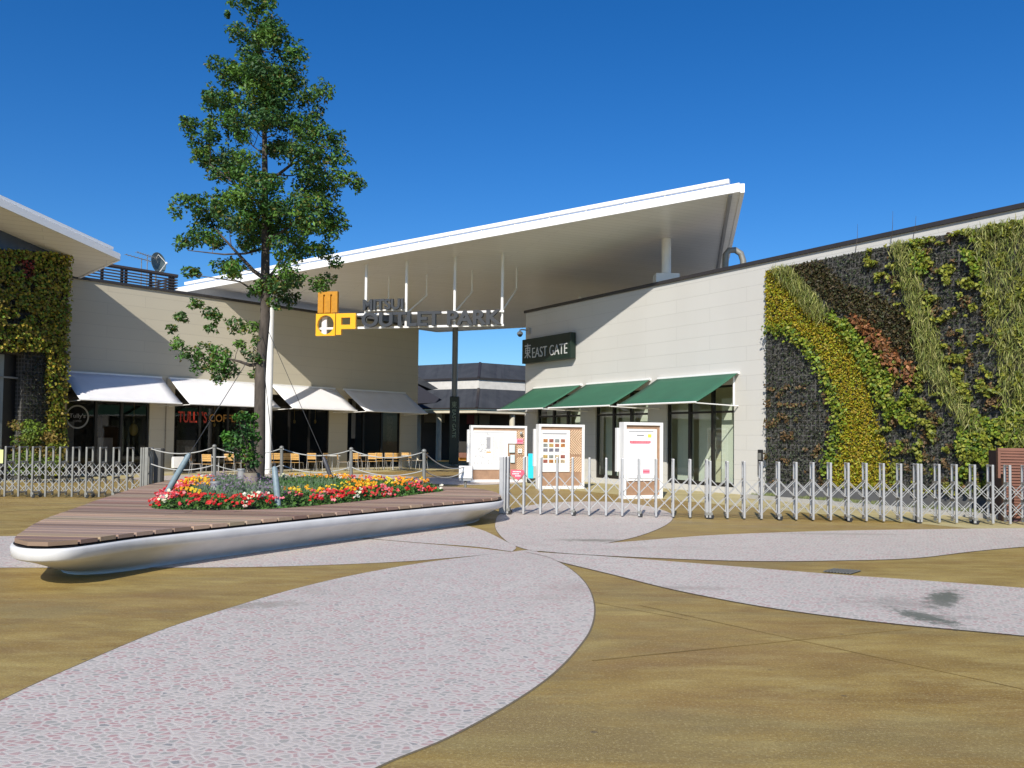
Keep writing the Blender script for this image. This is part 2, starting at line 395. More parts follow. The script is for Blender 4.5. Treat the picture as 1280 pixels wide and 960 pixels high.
CJK = None
import os
def cjk_font():
    base = bpy.utils.system_resource('DATAFILES', path='fonts')
    p = os.path.join(base, 'Noto Sans CJK Regular.woff2') if base else ''
    try: return bpy.data.fonts.load(p)
    except Exception: return None
CJK = None
def text_mesh(txt, font=None, offset=0.0, extrude=0.0, spacing=1.0):
    cu = bpy.data.curves.new('t', 'FONT'); cu.body = txt; cu.extrude = extrude; cu.offset = offset; cu.space_character = spacing; cu.resolution_u = 4
    if font: cu.font = font
    o = bpy.data.objects.new('t', cu); col.objects.link(o)
    dg = bpy.context.evaluated_depsgraph_get(); dg.update(); me = bpy.data.meshes.new_from_object(o.evaluated_get(dg))
    V = [v.co.copy() for v in me.vertices]; Fc = [tuple(p.vertices) for p in me.polygons]
    bpy.data.objects.remove(o); bpy.data.curves.remove(cu); bpy.data.meshes.remove(me)
    return V, Fc
def text_on(name, txt, fr, s0, s1, z0, z1, n0, depth, mat, parent, bold=0.0, spacing=1.0, font=None, rot=0):
    V, Fc = text_mesh(txt, font, bold, 0.05, spacing)
    if rot:
        V = [Vector((v.y, -v.x, v.z)) for v in V]
    x0 = min(v.x for v in V); x1 = max(v.x for v in V); y0 = min(v.y for v in V); y1 = max(v.y for v in V)
    mb = MB()
    for v in V:
        a = s0 + (s1 - s0) * (v.x - x0) / (x1 - x0); z = z0 + (z1 - z0) * (v.y - y0) / (y1 - y0)
        mb.v.append(fr.pt(a, n0 + (depth if v.z > 0 else 0), z))
    mb.f = Fc; mb.c = [None] * len(Fc)
    return mb.build(name, mat, parent)

def leaves_mesh(name, mat, C, N, size, colors, parent=None, aspect=.5, up=None, jit=.5, kind=None):
    """C (n,3) centres, N (n,3) facing, size (n,), colors (n,3): folded 4-vertex leaf blades"""
    n = len(C); C = np.asarray(C, float); N = np.asarray(N, float) + rng.normal(0, jit, (n, 3)); N /= np.linalg.norm(N, axis=1)[:, None] + 1e-9
    T = rng.normal(0, 1, (n, 3)) if up is None else np.asarray(up, float) + rng.normal(0, .35, (n, 3))
    T -= N * (T * N).sum(1)[:, None]; T /= np.linalg.norm(T, axis=1)[:, None] + 1e-9
    B = np.cross(N, T); sz = np.asarray(size)[:, None]
    asp = aspect if np.isscalar(aspect) else np.asarray(aspect)[:, None]
    V = np.stack([C - T * sz * .5, C + B * sz * asp * .5 + N * sz * .08 - T * sz * .03, C + T * sz * .5 - N * sz * .06, C - B * sz * asp * .5 + N * sz * .08 - T * sz * .03], 1).reshape(-1, 3)
    off = Vector((0, 0, 0)); q = parent
    while q is not None: off += q.location; q = q.parent
    V -= np.array(off)
    me = bpy.data.meshes.new(name); me.vertices.add(4 * n); me.vertices.foreach_set('co', V.astype(np.float32).ravel())
    me.loops.add(4 * n); me.loops.foreach_set('vertex_index', np.arange(4 * n, dtype=np.int32))
    me.polygons.add(n); me.polygons.foreach_set('loop_start', np.arange(0, 4 * n, 4, dtype=np.int32))
    me.update(calc_edges=True)
    ca = me.color_attributes.new('Col', 'FLOAT_COLOR', 'CORNER')
    cc = np.concatenate([np.clip(np.asarray(colors), 0, 1), np.ones((n, 1))], 1); cc = np.repeat(cc, 4, 0)
    ca.data.foreach_set('color', cc.astype(np.float32).ravel())
    me.materials.append(mat); me.validate()
    o = bpy.data.objects.new(name, me); col.objects.link(o)
    if parent is not None: o.parent = parent
    if kind: o['kind'] = kind
    return o
def inpoly(P, poly):
    x, y = P[:, 0], P[:, 1]; r = np.zeros(len(P), bool); n = len(poly)
    for i in range(n):
        (x0, y0), (x1, y1) = poly[i], poly[(i + 1) % n]
        c = ((y0 > y) != (y1 > y)) & (x < (x1 - x0) * (y - y0) / ((y1 - y0) if y1 != y0 else 1e-9) + x0); r ^= c
    return r
def smooth_closed(pts, k=6, corners=()):
    """Catmull-Rom through a closed ring of 2D points; indices in corners stay sharp"""
    n = len(pts); out = []
    for i in range(n):
        p0, p1, p2, p3 = pts[(i - 1) % n], pts[i], pts[(i + 1) % n], pts[(i + 2) % n]
        if i in corners: p0 = p1
        if (i + 1) % n in corners: p3 = p2
        for j in range(k):
            u = j / k
            out.append(tuple(.5 * (2 * p1[d] + (p2[d] - p0[d]) * u + (2 * p0[d] - 5 * p1[d] + 4 * p2[d] - p3[d]) * u * u + (3 * p1[d] - p0[d] - 3 * p2[d] + p3[d]) * u ** 3) for d in (0, 1)))
    return out

# ------------------------------------------------------------------ ground
g = MB(); g.poly([(-250, -60, 0), (250, -60, 0), (250, 400, 0), (-250, 400, 0)])
tag(g.build('ground', M['brown']), kind='structure')
petals = [
    ([(640, 690), (540, 702), (450, 717.5), (370, 736), (285, 761), (200, 789), (102, 830), (0, 877), (-160, 965), (-240, 1060), (60, 1160), (330, 1040), (470, 960), (560, 922), (640, 878), (690, 843), (722, 810), (739, 783), (742, 755), (732, 730), (712, 711), (685, 696), (664, 688)], (0,)),
    ([(640, 690.5), (560, 698), (500, 702.5), (400, 707), (300, 709.5), (200, 710), (100, 710), (0, 710), (-150, 709), (-150, 672), (0, 670.5), (150, 670), (280, 669), (430, 672.5), (520, 679), (600, 686)], (0,)),
    ([(640, 690), (595, 684), (520, 678.5), (430, 671), (340, 665), (430, 655), (500, 652), (560, 653.5), (600, 662), (632, 677), (645, 684)], (0,)),
    ([(668, 690), (640, 681), (624, 668), (619, 656), (625, 643), (650, 634), (700, 628), (760, 627.5), (805, 632), (834, 640), (841, 648), (830, 658), (800, 670), (760, 679), (715, 685)], (0,)),
    ([(660, 688), (715, 683.5), (760, 679.5), (810, 675.5), (890, 669.5), (990, 665.5), (1090, 663), (1280, 660.5), (1420, 659), (1500, 664), (1400, 674), (1280, 684), (1215, 690), (1140, 698.5), (1040, 701.5), (940, 702), (840, 699), (725, 693.5)], (0,)),
    ([(655, 690), (730, 694.5), (780, 698), (890, 706.5), (1040, 718.5), (1140, 725.5), (1280, 736), (1420, 749), (1500, 790), (1420, 812), (1280, 796), (1140, 783), (1040, 771.5), (940, 757), (840, 737.5), (770, 720), (700, 703), (685, 697)], (0,)),
    ([(150, 599), (230, 594), (380, 592.5), (455, 593), (511, 596), (590, 598), (655, 603), (590, 606.5), (500, 603), (380, 597.5), (230, 601)], (0,)),
]
for i, (pp, cn) in enumerate(petals):
    w = [gnd(*p) for p in pp]; w = smooth_closed([(p.x, p.y) for p in w], 6, cn)
    g = MB(); g.poly([(x, y, .004 + .0012 * i) for x, y in w]); o = tag(g.build('paving_petal', M['pebble']), kind='structure')
    # saw-cut joint round the petal
    if i in (0, 4, 5, 3):
        j = MB(); n = len(w)
        for k in range(n):
            a = Vector((*w[k], .0)); b = Vector((*w[(k + 1) % n], .0)); d = (b - a)
            if d.length < 1e-5: continue
            nn = Vector((d.y, -d.x, 0)).normalized() * .008
            zz = Vector((0, 0, .0022 + .0001 * i)); j.poly([a - nn + zz, b - nn + zz, b + nn * 2 + zz, a + nn * 2 + zz])
        tag(j.build('paving_joint', paint('joint_filler', (.16, .13, .08), .9)), kind='structure')
# control joints of the ochre slab
j = MB()
def strip(a, b, w, z=.003):
    a = gnd(*a); b = gnd(*b); d = (b - a).normalized(); nn = Vector((d.y, -d.x, 0)) * w / 2; zz = Vector((0, 0, z))
    j.poly([a - nn + zz, b - nn + zz, b + nn + zz, a + nn + zz])
strip((740, 826), (1140, 786), .016); strip((800, 757), (1280, 862), .014); strip((700, 745), (860, 775), .010)
strip((0, 640), (120, 633), .03)
tag(j.build('slab_joint', paint('slab_joint_filler', (.28, .19, .055), .9, var=.5, scale=1.0)), kind='structure')
# paler ochre ground strips along the foot of the two buildings
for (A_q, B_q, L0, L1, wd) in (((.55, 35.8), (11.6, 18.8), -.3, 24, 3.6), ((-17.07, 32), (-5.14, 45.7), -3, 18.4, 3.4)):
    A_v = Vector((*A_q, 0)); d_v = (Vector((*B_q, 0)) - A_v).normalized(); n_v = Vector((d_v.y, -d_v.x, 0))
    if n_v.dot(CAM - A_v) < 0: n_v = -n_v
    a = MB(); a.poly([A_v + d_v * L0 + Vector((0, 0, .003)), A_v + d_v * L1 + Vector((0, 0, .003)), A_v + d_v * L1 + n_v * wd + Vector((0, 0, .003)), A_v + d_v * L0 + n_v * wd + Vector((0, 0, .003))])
    tag(a.build('pale_ground_strip', paint('pale_ochre_ground', (.47, .40, .20), .7, var=.2, scale=1.2)), kind='structure')
# drain cover
dr = thing('drain_cover', 'dark rectangular drain grate set in the ochre paving at right', 'drain cover', gnd(1050, 714))
q = [gnd(1028, 714.5, .01), gnd(1042, 711, .01), gnd(1077, 713.5, .01), gnd(1064, 717.5, .01)]
a = MB(); a.poly(q); a.build('grate', M['asphalt_dark'], dr)
a = MB()
for k in range(9):
    u = (k + .5) / 9; p0 = q[0].lerp(q[3], u); p1 = q[1].lerp(q[2], u); a.bar(p0 + Vector((0, 0, .006)), p1 + Vector((0, 0, .006)), .012)
a.build('slat', M['alu_dark'], dr)

# ------------------------------------------------------------------ buildings
def tube_line(a, b, r, n=8):
    m_ = MB(); m_.tube([a, b], r, n); return m_
def shop_wall(fr, s0, s1, zt, openings, zb, zh, th, mat, parent):
    m_ = MB(); e = sorted(openings); x = s0
    for a, b in e:
        m_.fbox(fr, x, a, 0, zh, -th, 0); 
        if zb > 0: m_.fbox(fr, a, b, 0, zb, -th, 0)
        x = b
    m_.fbox(fr, x, s1, 0, zh, -th, 0); m_.fbox(fr, s0, s1, zh, zt, -th, 0)
    return m_.build('wall', mat, parent, fr)

FR = Fr((.55, 35.8), (11.6, 18.8))            # right-hand wall, s=0 at its far end
FL = Fr((-17.07, 32), (-5.14, 45.7))          # left-hand wall, s=0 at its near end
ZR, ZL = 7.0, 7.6
def sR(px, py=560): return FR.hit(px, py)[0]
def sL(px, py=560): return FL.hit(px, py)[0]

# --- right building
rb = thing('shop_building', 'pale panelled building with green awnings and planted wall right of the gate', 'building', FR.pt(0, 0, 0))
opR = [(sR(671), sR(725)), (sR(744), sR(809.6)), (sR(833), sR(917.5))]
SRend = FR.L + 7
shop_wall(FR, 0, SRend, ZR, opR, .2, 3.4, .25, M['siding'], rb)
m_ = MB()                                      # side and back walls
m_.fbox(FR, -.0, .25, 0, ZR, -14, -.25); m_.fbox(FR, SRend - .25, SRend, 0, ZR, -14, -.25); m_.fbox(FR, 0, SRend, 0, ZR, -14.25, -14)
m_.build('side_wall', M['siding_warm'], rb, FR)
m_ = MB(); m_.fbox(FR, .25, SRend - .25, ZR - .45, ZR - .25, -14, -.25); m_.build('roof', M['concrete'], rb)
m_ = MB(); m_.fbox(FR, -.06, SRend + .06, ZR, ZR + .11, -.32, .07); m_.fbox(FR, -.06, .3, ZR, ZR + .11, -14.2, -.32); m_.build('coping', M['coping'], rb)
m_ = MB(); m_.fbox(FR, .25, SRend - .3, 0, 3.6, -1.5, -1.3); m_.fbox(FR, .25, SRend - .3, 3.6, 3.7, -1.3, -.25); m_.build('interior_wall', M['interior_cream'], rb)
m_ = MB(); m_.fbox(FR, .25, SRend - .3, .0, .04, -1.3, -.25); m_.build('interior_floor', M['concrete'], rb)
def shopfront(fr, a, b, z0, z1, muls, transom, parent, glassmat, w=.07):
    f = MB(); n0, n1 = -.16, -.06
    f.fbox(fr, a, a + w, z0, z1, n0, n1); f.fbox(fr, b - w, b, z0, z1, n0, n1)
    f.fbox(fr, a + w, b - w, z0, z0 + .12, n0, n1); f.fbox(fr, a + w, b - w, z1 - w, z1, n0, n1)
    for q in muls: f.fbox(fr, q - .05, q + .05, z0 + .12, z1 - w, n0, n1 + .01)
    if transom: f.fbox(fr, a + w, b - w, transom, transom + .07, n0 + .01, n1 - .01)
    o = f.build('window', M['darkmetal'], parent)
    g_ = MB(); g_.poly([fr.pt(a + w, -.12, z0 + .12), fr.pt(b - w, -.12, z0 + .12), fr.pt(b - w, -.12, z1 - w), fr.pt(a + w, -.12, z1 - w)]); g_.build('pane', glassmat, o)
    return o
zT = FR.hit(870, 517, -.1)[1]
for (a, b), mu in zip(opR, ([690, 707.6], [765, 787], [860, 888.7])):
    shopfront(FR, a, b, .2, 3.4, [sR(q) for q in mu], zT, rb, M['glass'])
# siding pattern of the interior screens standing behind the glass: pale louvred panels
m_ = MB()
for (a, b) in opR:
    for k in range(3):
        x0 = a + (b - a) * (k + .08) / 3; x1 = a + (b - a) * (k + .80) / 3
        m_.fbox(FR, x0, x1, .1, 3.0 - .35 * (k % 2), -.48, -.44)
m_.build('display_panel', paint('pale_grey_screen', (.66, .69, .60), .7, var=.06), rb)
m_ = MB(); m_.bar(FR.pt(sR(918), .04, 2.75), FR.pt(sR(918), .04, 3.72), .05); m_.build('awning_bracket', M['white'], rb)

# --- left building
lb = thing('shop_building', 'beige café building with white awnings and dark shopfronts left of the gate', 'building', FL.pt(0, 0, 0))
opL = [(sL(81.5), sL(186)), (sL(217), sL(320)), (sL(338), sL(411)), (sL(434), sL(500))]
shop_wall(FL, -.6, FL.L, ZL, opL, .06, 3.55, .25, M['siding_warm'], lb)
m_ = MB(); m_.fbox(FL, FL.L - .25, FL.L, 0, ZL, -14, -.25); m_.fbox(FL, -.6, FL.L, 0, ZL, -14.25, -14); m_.fbox(FL, -.6, -.35, 0, ZL, -14, -.25); m_.build('side_wall', M['siding_warm'], lb, FL)
m_ = MB(); m_.fbox(FL, -.35, FL.L - .25, ZL - .45, ZL - .25, -14, -.25); m_.build('roof', M['concrete'], lb)
m_ = MB(); m_.fbox(FL, -.6, FL.L + .06, ZL, ZL + .11, -.32, .07); m_.fbox(FL, FL.L - .3, FL.L + .06, ZL, ZL + .11, -14.2, -.32); m_.build('coping', M['coping'], lb)
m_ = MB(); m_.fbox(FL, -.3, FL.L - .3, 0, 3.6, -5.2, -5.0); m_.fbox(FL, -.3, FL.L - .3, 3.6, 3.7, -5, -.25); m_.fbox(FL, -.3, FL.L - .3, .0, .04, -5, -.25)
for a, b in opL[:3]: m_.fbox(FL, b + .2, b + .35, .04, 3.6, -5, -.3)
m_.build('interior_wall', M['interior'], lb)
muL = [[120, 152], [250, 285], [362, 387], [455, 478]]
for (a, b), mu in zip(opL, muL):
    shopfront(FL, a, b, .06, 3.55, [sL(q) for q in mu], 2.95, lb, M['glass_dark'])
# dark downpipe and pale fittings on the pillar
m_ = MB(); m_.tube([FL.pt(sL(206), .03, .9), FL.pt(sL(206), .03, 4.0)], .02); m_.build('conduit', M['stump'], lb)
# pilaster plinth
# shop lettering behind the glass line, painted on the pane
zc0 = FL.hit(225, 528)[1]; zc1 = FL.hit(225, 513.5)[1]
text_on('red_lettering', "TULLY'S", FL, sL(223), sL(259), zc0, zc1, -.10, .01, M['red_letters'], lb, .015)
text_on('gold_lettering', "COFFEE", FL, sL(262), sL(300), FL.hit(262, 527)[1], FL.hit(262, 517.5)[1], -.10, .01, M['gold_letters'], lb, .012)
# round emblem on the first window
sc_, zc_ = FL.hit(98, 521); m_ = MB(); n = 40
for k in range(n):
    a0, a1 = 2 * math.pi * k / n, 2 * math.pi * (k + 1) / n
    m_.poly([FL.pt(sc_ + r * math.cos(a_) * .93, -.09, zc_ + r * math.sin(a_)) for r, a_ in ((.46, a0), (.46, a1), (.40, a1), (.40, a0))])
m_.build('round_emblem', paint('etched_ring', (.30, .30, .28), .6), lb)
text_on('emblem_lettering', "Tully's", FL, sc_ - .30, sc_ + .30, zc_ - .09, zc_ + .13, -.10, .006, paint('etched_letters', (.28, .27, .26), .6), lb, .01)
text_on('emblem_small_lettering', "COFFEE", FL, sc_ - .16, sc_ + .16, zc_ - .2, zc_ - .13, -.10, .006, paint('etched_small_letters', (.25, .24, .23), .6), lb, .005)
# pendant lamps and notice boards seen inside
for px, py, r in ((167, 537, .22), (268, 531, .08), (368, 527, .08), (394, 527, .08)):
    s_, z_ = FL.hit(px, py, -.9); m_ = MB(); m_.sphere(FL.pt(s_, -.9, z_), r, 12, 8, (.8, .8, 1.2)); m_.tube([FL.pt(s_, -.9, z_ + r), FL.pt(s_, -.9, 3.6)], .012, 5); m_.build('pendant_lamp', M['bulb'], lb)
# menu cards and counters inside
for px0, px1, py0, py1, mt in ((122, 140, 547, 585, 'concrete'), (221, 243, 550, 588, 'stump'), (84, 91, 527, 590, 'concrete'), (440, 444, 500, 548, 'white'), (484, 491, 520, 556, 'stump')):
    s0, z1 = FL.hit(px0, py0, -.6); s1, z0 = FL.hit(px1, py1, -.6); m_ = MB(); m_.fbox(FL, s0, s1, max(.05, z0), z1, -.62, -.6); m_.build('display_panel', M[mt], lb)
# white menu stand outside the pillar
s0, z1 = FL.hit(216.5, 573, .5); s1, z0 = FL.hit(229, 588, .5)
ms = thing('notice_box', 'small white box sign standing at the foot of the café pillar', 'sign', FL.pt((s0 + s1) / 2, .6, 0))
m_ = MB(); m_.fbox(FL, s0, s1, .25, .72, .35, .55); m_.build('board', M['white'], ms, bevel=.01)
m_ = MB(); m_.fbox(FL, s0 + .05, s0 + .1, 0, .25, .4, .5); m_.build('leg', M['alu_dark'], ms)
m_ = MB(); m_.fbox(FL, s1 - .1, s1 - .05, 0, .25, .4, .5); m_.build('leg', M['alu_dark'], ms)

# --- awnings
def awning(fr, s0, s1, zt, zb, p, shift, mat, label, cat_group, rodmat):
    aw = thing('awning', label, 'awning', fr.pt((s0 + s1) / 2, 0, zt), cat_group)
    c = MB(); nu, nv = 10, 6
    def P(u, v, t):
        z = zt + (zb - zt) * v - .025 * math.sin(math.pi * v); return fr.pt(s0 + (s1 - s0) * u, .05 + p * v, z + t)
    for a in range(nu):
        for b in range(nv):
            q = [P(a / nu, b / nv, 0), P((a + 1) / nu, b / nv, 0), P((a + 1) / nu, (b + 1) / nv, 0), P(a / nu, (b + 1) / nv, 0)]
            c.poly(q)
    o = c.build('cloth', mat, aw)
    bm = bmesh.new(); bm.from_mesh(o.data); bmesh.ops.remove_doubles(bm, verts=bm.verts, dist=1e-4); bmesh.ops.recalc_face_normals(bm, faces=bm.faces); bm.to_mesh(o.data); bm.free(); o.data.shade_smooth()
    sd = o.modifiers.new('thickness', 'SOLIDIFY'); sd.thickness = .015
    f = MB(); f.tube([fr.pt(s0, p + .06, zb), fr.pt(s1, p + .06, zb)], .03)
    for q in (s0 + .04, s1 - .04):
        f.tube([fr.pt(q, .02, zb - .06), fr.pt(q, p + .04, zb - .02)], .02)
    f.build('front_bar', rodmat, aw)
    f = MB(); f.fbox(fr, s0, s1, zt - .03, zt + .05, 0.0, .1); f.build('wall_case', rodmat, aw)
    return aw
names = ['leftmost white awning, over the round emblem window', 'second white awning from the left, over the red shop lettering',
         'third white awning from the left, just right of the tree trunk', 'rightmost white awning, shaded, at the end of the café wall']
for i, (a, b) in enumerate(((76, 201), (211, 322), (338, 418), (429, 506))):
    awning(FL, sL(a, 470), sL(b, 485), 3.98, 2.88, 1.75, 0, M['awn_white'], names[i], 'white awnings along the café', M['white'])
names = ['farthest green awning, under the east gate wall sign', 'middle green awning on the pale wall', 'nearest and largest green awning on the pale wall']
for i, (a, b) in enumerate(((669, 728), (735, 814), (824, 924.5))):
    awning(FR, sR(a, 480), sR(b, 475), 3.74, 2.78, 1.8, 0, M['awn_green'], names[i], 'green awnings on the pale wall', M['white'])

# --- east gate wall sign
sg = thing('wall_sign', 'dark green east gate sign high on the corner of the pale wall', 'sign', FR.pt(1.4, 0, 5.3))
s0, _ = FR.hit(652.5, 440, .3); s1, z1 = FR.hit(713.5, 414.5, .3); _, z0 = FR.hit(655, 454.5, .3)
_, zt_ = FR.hit(655, 424.5, .3); z1 = zt_
m_ = MB(); m_.fbox(FR, s0, s1, z0, z1, .05, .3); m_.build('panel', M['sign_green'], sg, bevel=.02)
def sgx(px): return FR.hit(px, 440, .31)[0]
h = z1 - z0
fnt = cjk_font()
text_on('lettering', 'EAST GATE', FR, sgx(665.5), sgx(709), z0 + .19 * h, z0 + .60 * h, .305, .02, M['letter_pale'], sg, -.008)
text_on('kanji', '\u6771', FR, sgx(656), sgx(663.5), z0 + .20 * h, z0 + .80 * h, .305, .02, M['letter_pale'], sg, .0, font=fnt)

# --- cctv dome on the corner
cc = thing('dome_camera', 'white dome camera on a curved arm at the building corner above the sign', 'camera', FR.pt(.1, .05, 6.2))
p0 = FR.pt(.28, .0, FR.hit(661, 414)[1]); pe = at(650, 412.5, 35.3); pd = at(650, 417.5, 35.3)
m_ = MB(); m_.tube([p0, p0 + FR.n * .18 + Vector((0, 0, .03)), pe + Vector((.1, 0, .02)), pe, pd + Vector((0, 0, .1))], .03, 8); m_.build('arm', M['alu'], cc)
m_ = MB(); m_.sphere(pd, .13, v1=math.pi * .55); m_.build('housing', M['white'], cc)
m_ = MB(); m_.sphere(pd + Vector((0, 0, -.02)), .105, v0=math.pi * .5); m_.build('lens_dome', M['black'], cc)
m_ = MB(); m_.fbox(FR, .2, .4, p0.z - .12, p0.z + .12, 0, .12); m_.build('junction_box', M['alu'], cc)

# --- intercom strip
ic = thing('intercom_panel', 'tall narrow black access panel on the pale wall beside the planting', 'panel', FR.pt(sR(950), 0, 1))
s0, z1 = FR.hit(947.5, 562, .04); s1, z0 = FR.hit(953, 594, .04)
m_ = MB(); m_.fbox(FR, s0, s1, z0, z1, 0.002, .06); m_.build('housing', M['black'], ic, bevel=.01)
m_ = MB(); m_.fbox(FR, s0 + .03, s1 - .03, z1 - .3, z1 - .1, .06, .066); m_.build('screen', M['alu_dark'], ic)

# --- entrance canopy
cL = Vector((-14.6, 36.1, 7.72)); 
def plane_at(px, py, Y): return at(px, py, Y)
A_ = at(222, 367, 37.6); B_ = at(925.6, 239.5, 25.0); V_ = at(547, 414.5, 50.0)
nrm = (B_ - A_).cross(V_ - A_)
def on_canopy(px, py): 
    d = ray(px, py); k = (A_ - CAM).dot(nrm) / d.dot(nrm); return CAM + d * k
D_ = on_canopy(904.5, 338)
D_ = B_ + (D_ - B_) * (V_.y - B_.y - 3) / max(.1, (D_.y - B_.y))
L2 = A_ + (A_ - B_) * .02
E_ = A_ + (V_ - A_) * .0
cn = thing('entrance_canopy', 'huge thin white wing roof bridging the two buildings over the entrance', 'canopy', A_.lerp(B_, .5))
th = Vector((0, 0, .22)); ctr = (A_ + B_ + V_ + D_) / 4
out = [A_, B_, D_, V_]
m_ = MB(); m_.poly(out); m_.poly([p + th for p in out]); m_.build('soffit', M['soffit'], cn)
m_ = MB()
def edge_beam(a, b, w, h0, h1):
    d = (b - a).normalized(); n_ = d.cross(Vector((0, 0, 1))).normalized(); 
    if n_.dot(ctr - a) > 0: n_ = -n_
    q = [a + n_ * .0, b, b + n_ * w, a + n_ * w]
    m_.hexa([p + Vector((0, 0, h0)) for p in q] + [p + Vector((0, 0, h1)) for p in q])
edge_beam(A_, B_, .12, -.03, .24); edge_beam(B_, D_, .12, -.03, .24); edge_beam(D_, V_, .12, -.03, .24); edge_beam(V_, A_, .12, -.03, .24)
m_.build('fascia', M['fascia'], cn)
# upper gutter rail set back behind the front edge
m_ = MB(); dn_ = (D_ - B_).normalized() * .16
m_.bar(A_.lerp(B_, .015) + dn_ + Vector((0, 0, .43)), A_.lerp(B_, .987) + dn_ + Vector((0, 0, .43)), .14, .12)
for k in range(18):
    p = A_.lerp(B_, .04 + .92 * k / 17) + dn_; m_.bar(p + Vector((0, 0, .2)), p + Vector((0, 0, .38)), .05)
m_.build('gutter_rail', M['fascia'], cn)
m_ = MB(); q = (A_ + D_) / 2
a_, b_ = B_.lerp(A_, .012), D_.lerp(V_, .012)
m_.bar(a_ + Vector((0, 0, -.06)), b_ + Vector((0, 0, -.06)), .1, .06); m_.build('edge_channel', M['grey_post'], cn)
def canopy_z(x, y): return A_.z - (nrm.x * (x - A_.x) + nrm.y * (y - A_.y)) / nrm.z
def column(px, Y, z0, r, mat, base=False, z1=None):
    p = at(px, 500, Y); zt = canopy_z(p.x, p.y) if z1 is None else z1
    m2 = MB(); m2.tube([(p.x, p.y, z0), (p.x, p.y, zt)], r, 20); o = m2.build('column', mat, cn)
    if base:
        m2 = MB(); m2.box((p.x - .43, p.y - .35, ZR - .24), (p.x + .42, p.y + .35, z0)); m2.build('column_base', M['white'], cn, bevel=.02)
    return o
column(832, 30.2, 7.62, .17, M['white'], True)
column(335.5, 36.2, 0, .17, M['white'])
column(568, 49.0, 0, .17, M['grey_post'])
column(724, 40.5, 6.6, .12, M['white'])
# struts behind the hanging sign
def strut(px, py, px2, py2, Y, r):
    m2 = MB(); m2.tube([at(px, py, Y), at(px2, py2, Y)], r, 8); m2.build('strut', M['white'], cn)
# --- overhead hanging sign
P0 = at(398, 400, 33.2); P1 = at(629, 396, 31.5)
FS = Fr((P0.x, P0.y), (P1.x, P1.y))
def sS(px, py, n=0): return FS.hit(px, py, n)
hs_ = thing('overhead_sign', 'hanging entrance sign with amber emblem and slate grey outlet park letters', 'sign', FS.pt(FS.L / 2, 0, 6))
s447, zb1 = sS(447, 411); s629, zb2 = sS(629, 404.8); _, zt1 = sS(447, 393.8); _, zt2 = sS(629, 386.7)
zb = (zb1 + zb2) / 2; zt = (zt1 + zt2) / 2
m_ = MB(); m_.fbox(FS, sS(398, 400)[0], s629, zt - .05, zt + .03, -.16, -.08); m_.fbox(FS, sS(398, 400)[0], s629, zb - .03, zb + .05, -.16, -.08)
m_.build('frame', M['white'], hs_)
for px in (457, 507.5, 568, 627.5):
    s_, _ = sS(px, 398, -.2); p = FS.pt(s_, -.2, 0); ztop = canopy_z(p.x, p.y)
    m2 = MB(); m2.tube([(p.x, p.y, zb - .02), (p.x, p.y, ztop)], .055, 10); m2.build('hanger', M['white'], hs_)
    q = p - FS.n * 2.4; q.z = canopy_z(q.x, q.y); mid = Vector((q.x, q.y, q.z - .9))
    m2 = MB(); m2.tube([q, mid, Vector((p.x, p.y, zt))], .03, 8); m2.build('brace', M['white'], hs_)
text_on('lettering', 'OUTLET PARK', FS, sS(453.5, 400)[0], sS(628, 400)[0], zb + .0, zt + .03, 0, .14, M['letter_grey'], hs_, .032)
s0, z1 = sS(455, 374.8); s1, z0 = sS(505, 387)
m_ = MB(); m_.fbox(FS, s0, s1, z0 - .02, z0 + .03, -.1, -.04); m_.build('letter_rail', M['white'], hs_)
text_on('small_lettering', 'MITSUI', FS, s0, s1, z0, z1, 0, .12, M['letter_grey'], hs_, .036)
# emblem: three upright bars over a square with a round hole and a looped square
ex0, ez1 = sS(399.5, 365.5); ex1, ezm = sS(423.5, 391.2)
m_ = MB(); w = ex1 - ex0; 
for k in range(3):
    m_.fbox(FS, ex0 + w * (k * .36), ex0 + w * (k * .36 + .27), ezm, ez1 - .12, 0, .14)
    if k < 2: m_.fbox(FS, ex0 + w * (k * .36 + .27), ex0 + w * (k * .36 + .36), ezm, ez1 - .12, 0, .06)
m_.fbox(FS, ex0, ex0 + w * .99, ez1 - .12, ez1, 0, .14); m_.build('upper_emblem', M['orange_dark'], hs_)
qx0, qz1 = sS(397, 393); qx1, qz0 = sS(420.5, 420); cx = (qx0 + qx1) / 2; cz = (qz0 + qz1) / 2; rw = (qx1 - qx0) / 2; rh = (qz1 - qz0) / 2
m_ = MB(); N_ = 48; rr = .86
def sq(a):
    c_, s_ = math.cos(a), math.sin(a); k = 1 / max(abs(c_), abs(s_)); return c_ * k * rw, s_ * k * rh
for k in range(N_):
    a0, a1 = 2 * math.pi * k / N_, 2 * math.pi * (k + 1) / N_
    o0, o1 = sq(a0), sq(a1); i0 = (math.cos(a0) * rw * rr, math.sin(a0) * rh * rr); i1 = (math.cos(a1) * rw * rr, math.sin(a1) * rh * rr)
    m_.hexa([FS.pt(cx + q[0], n_, cz + q[1]) for n_ in (0, .14) for q in (o0, o1, i1, i0)])
m_.build('ring_emblem', M['orange'], hs_)
m_ = MB(); m_.fbox(FS, cx - rw * .62, cx - rw * .12, cz - rh * .88, cz + rh * .80, -.16, -.06); m_.build('emblem_post', M['white'], hs_)
lx0, lz1 = sS(422, 392.5); lx1, lz0 = sS(446, 411.5); lb_ = sS(422, 419)[1]
m_ = MB(); wv = (lx1 - lx0) * .27; hv = (lz1 - lz0) * .27
m_.fbox(FS, lx0, lx0 + wv, lb_, lz1, 0, .14); m_.fbox(FS, lx1 - wv, lx1, lz0, lz1, 0, .14)
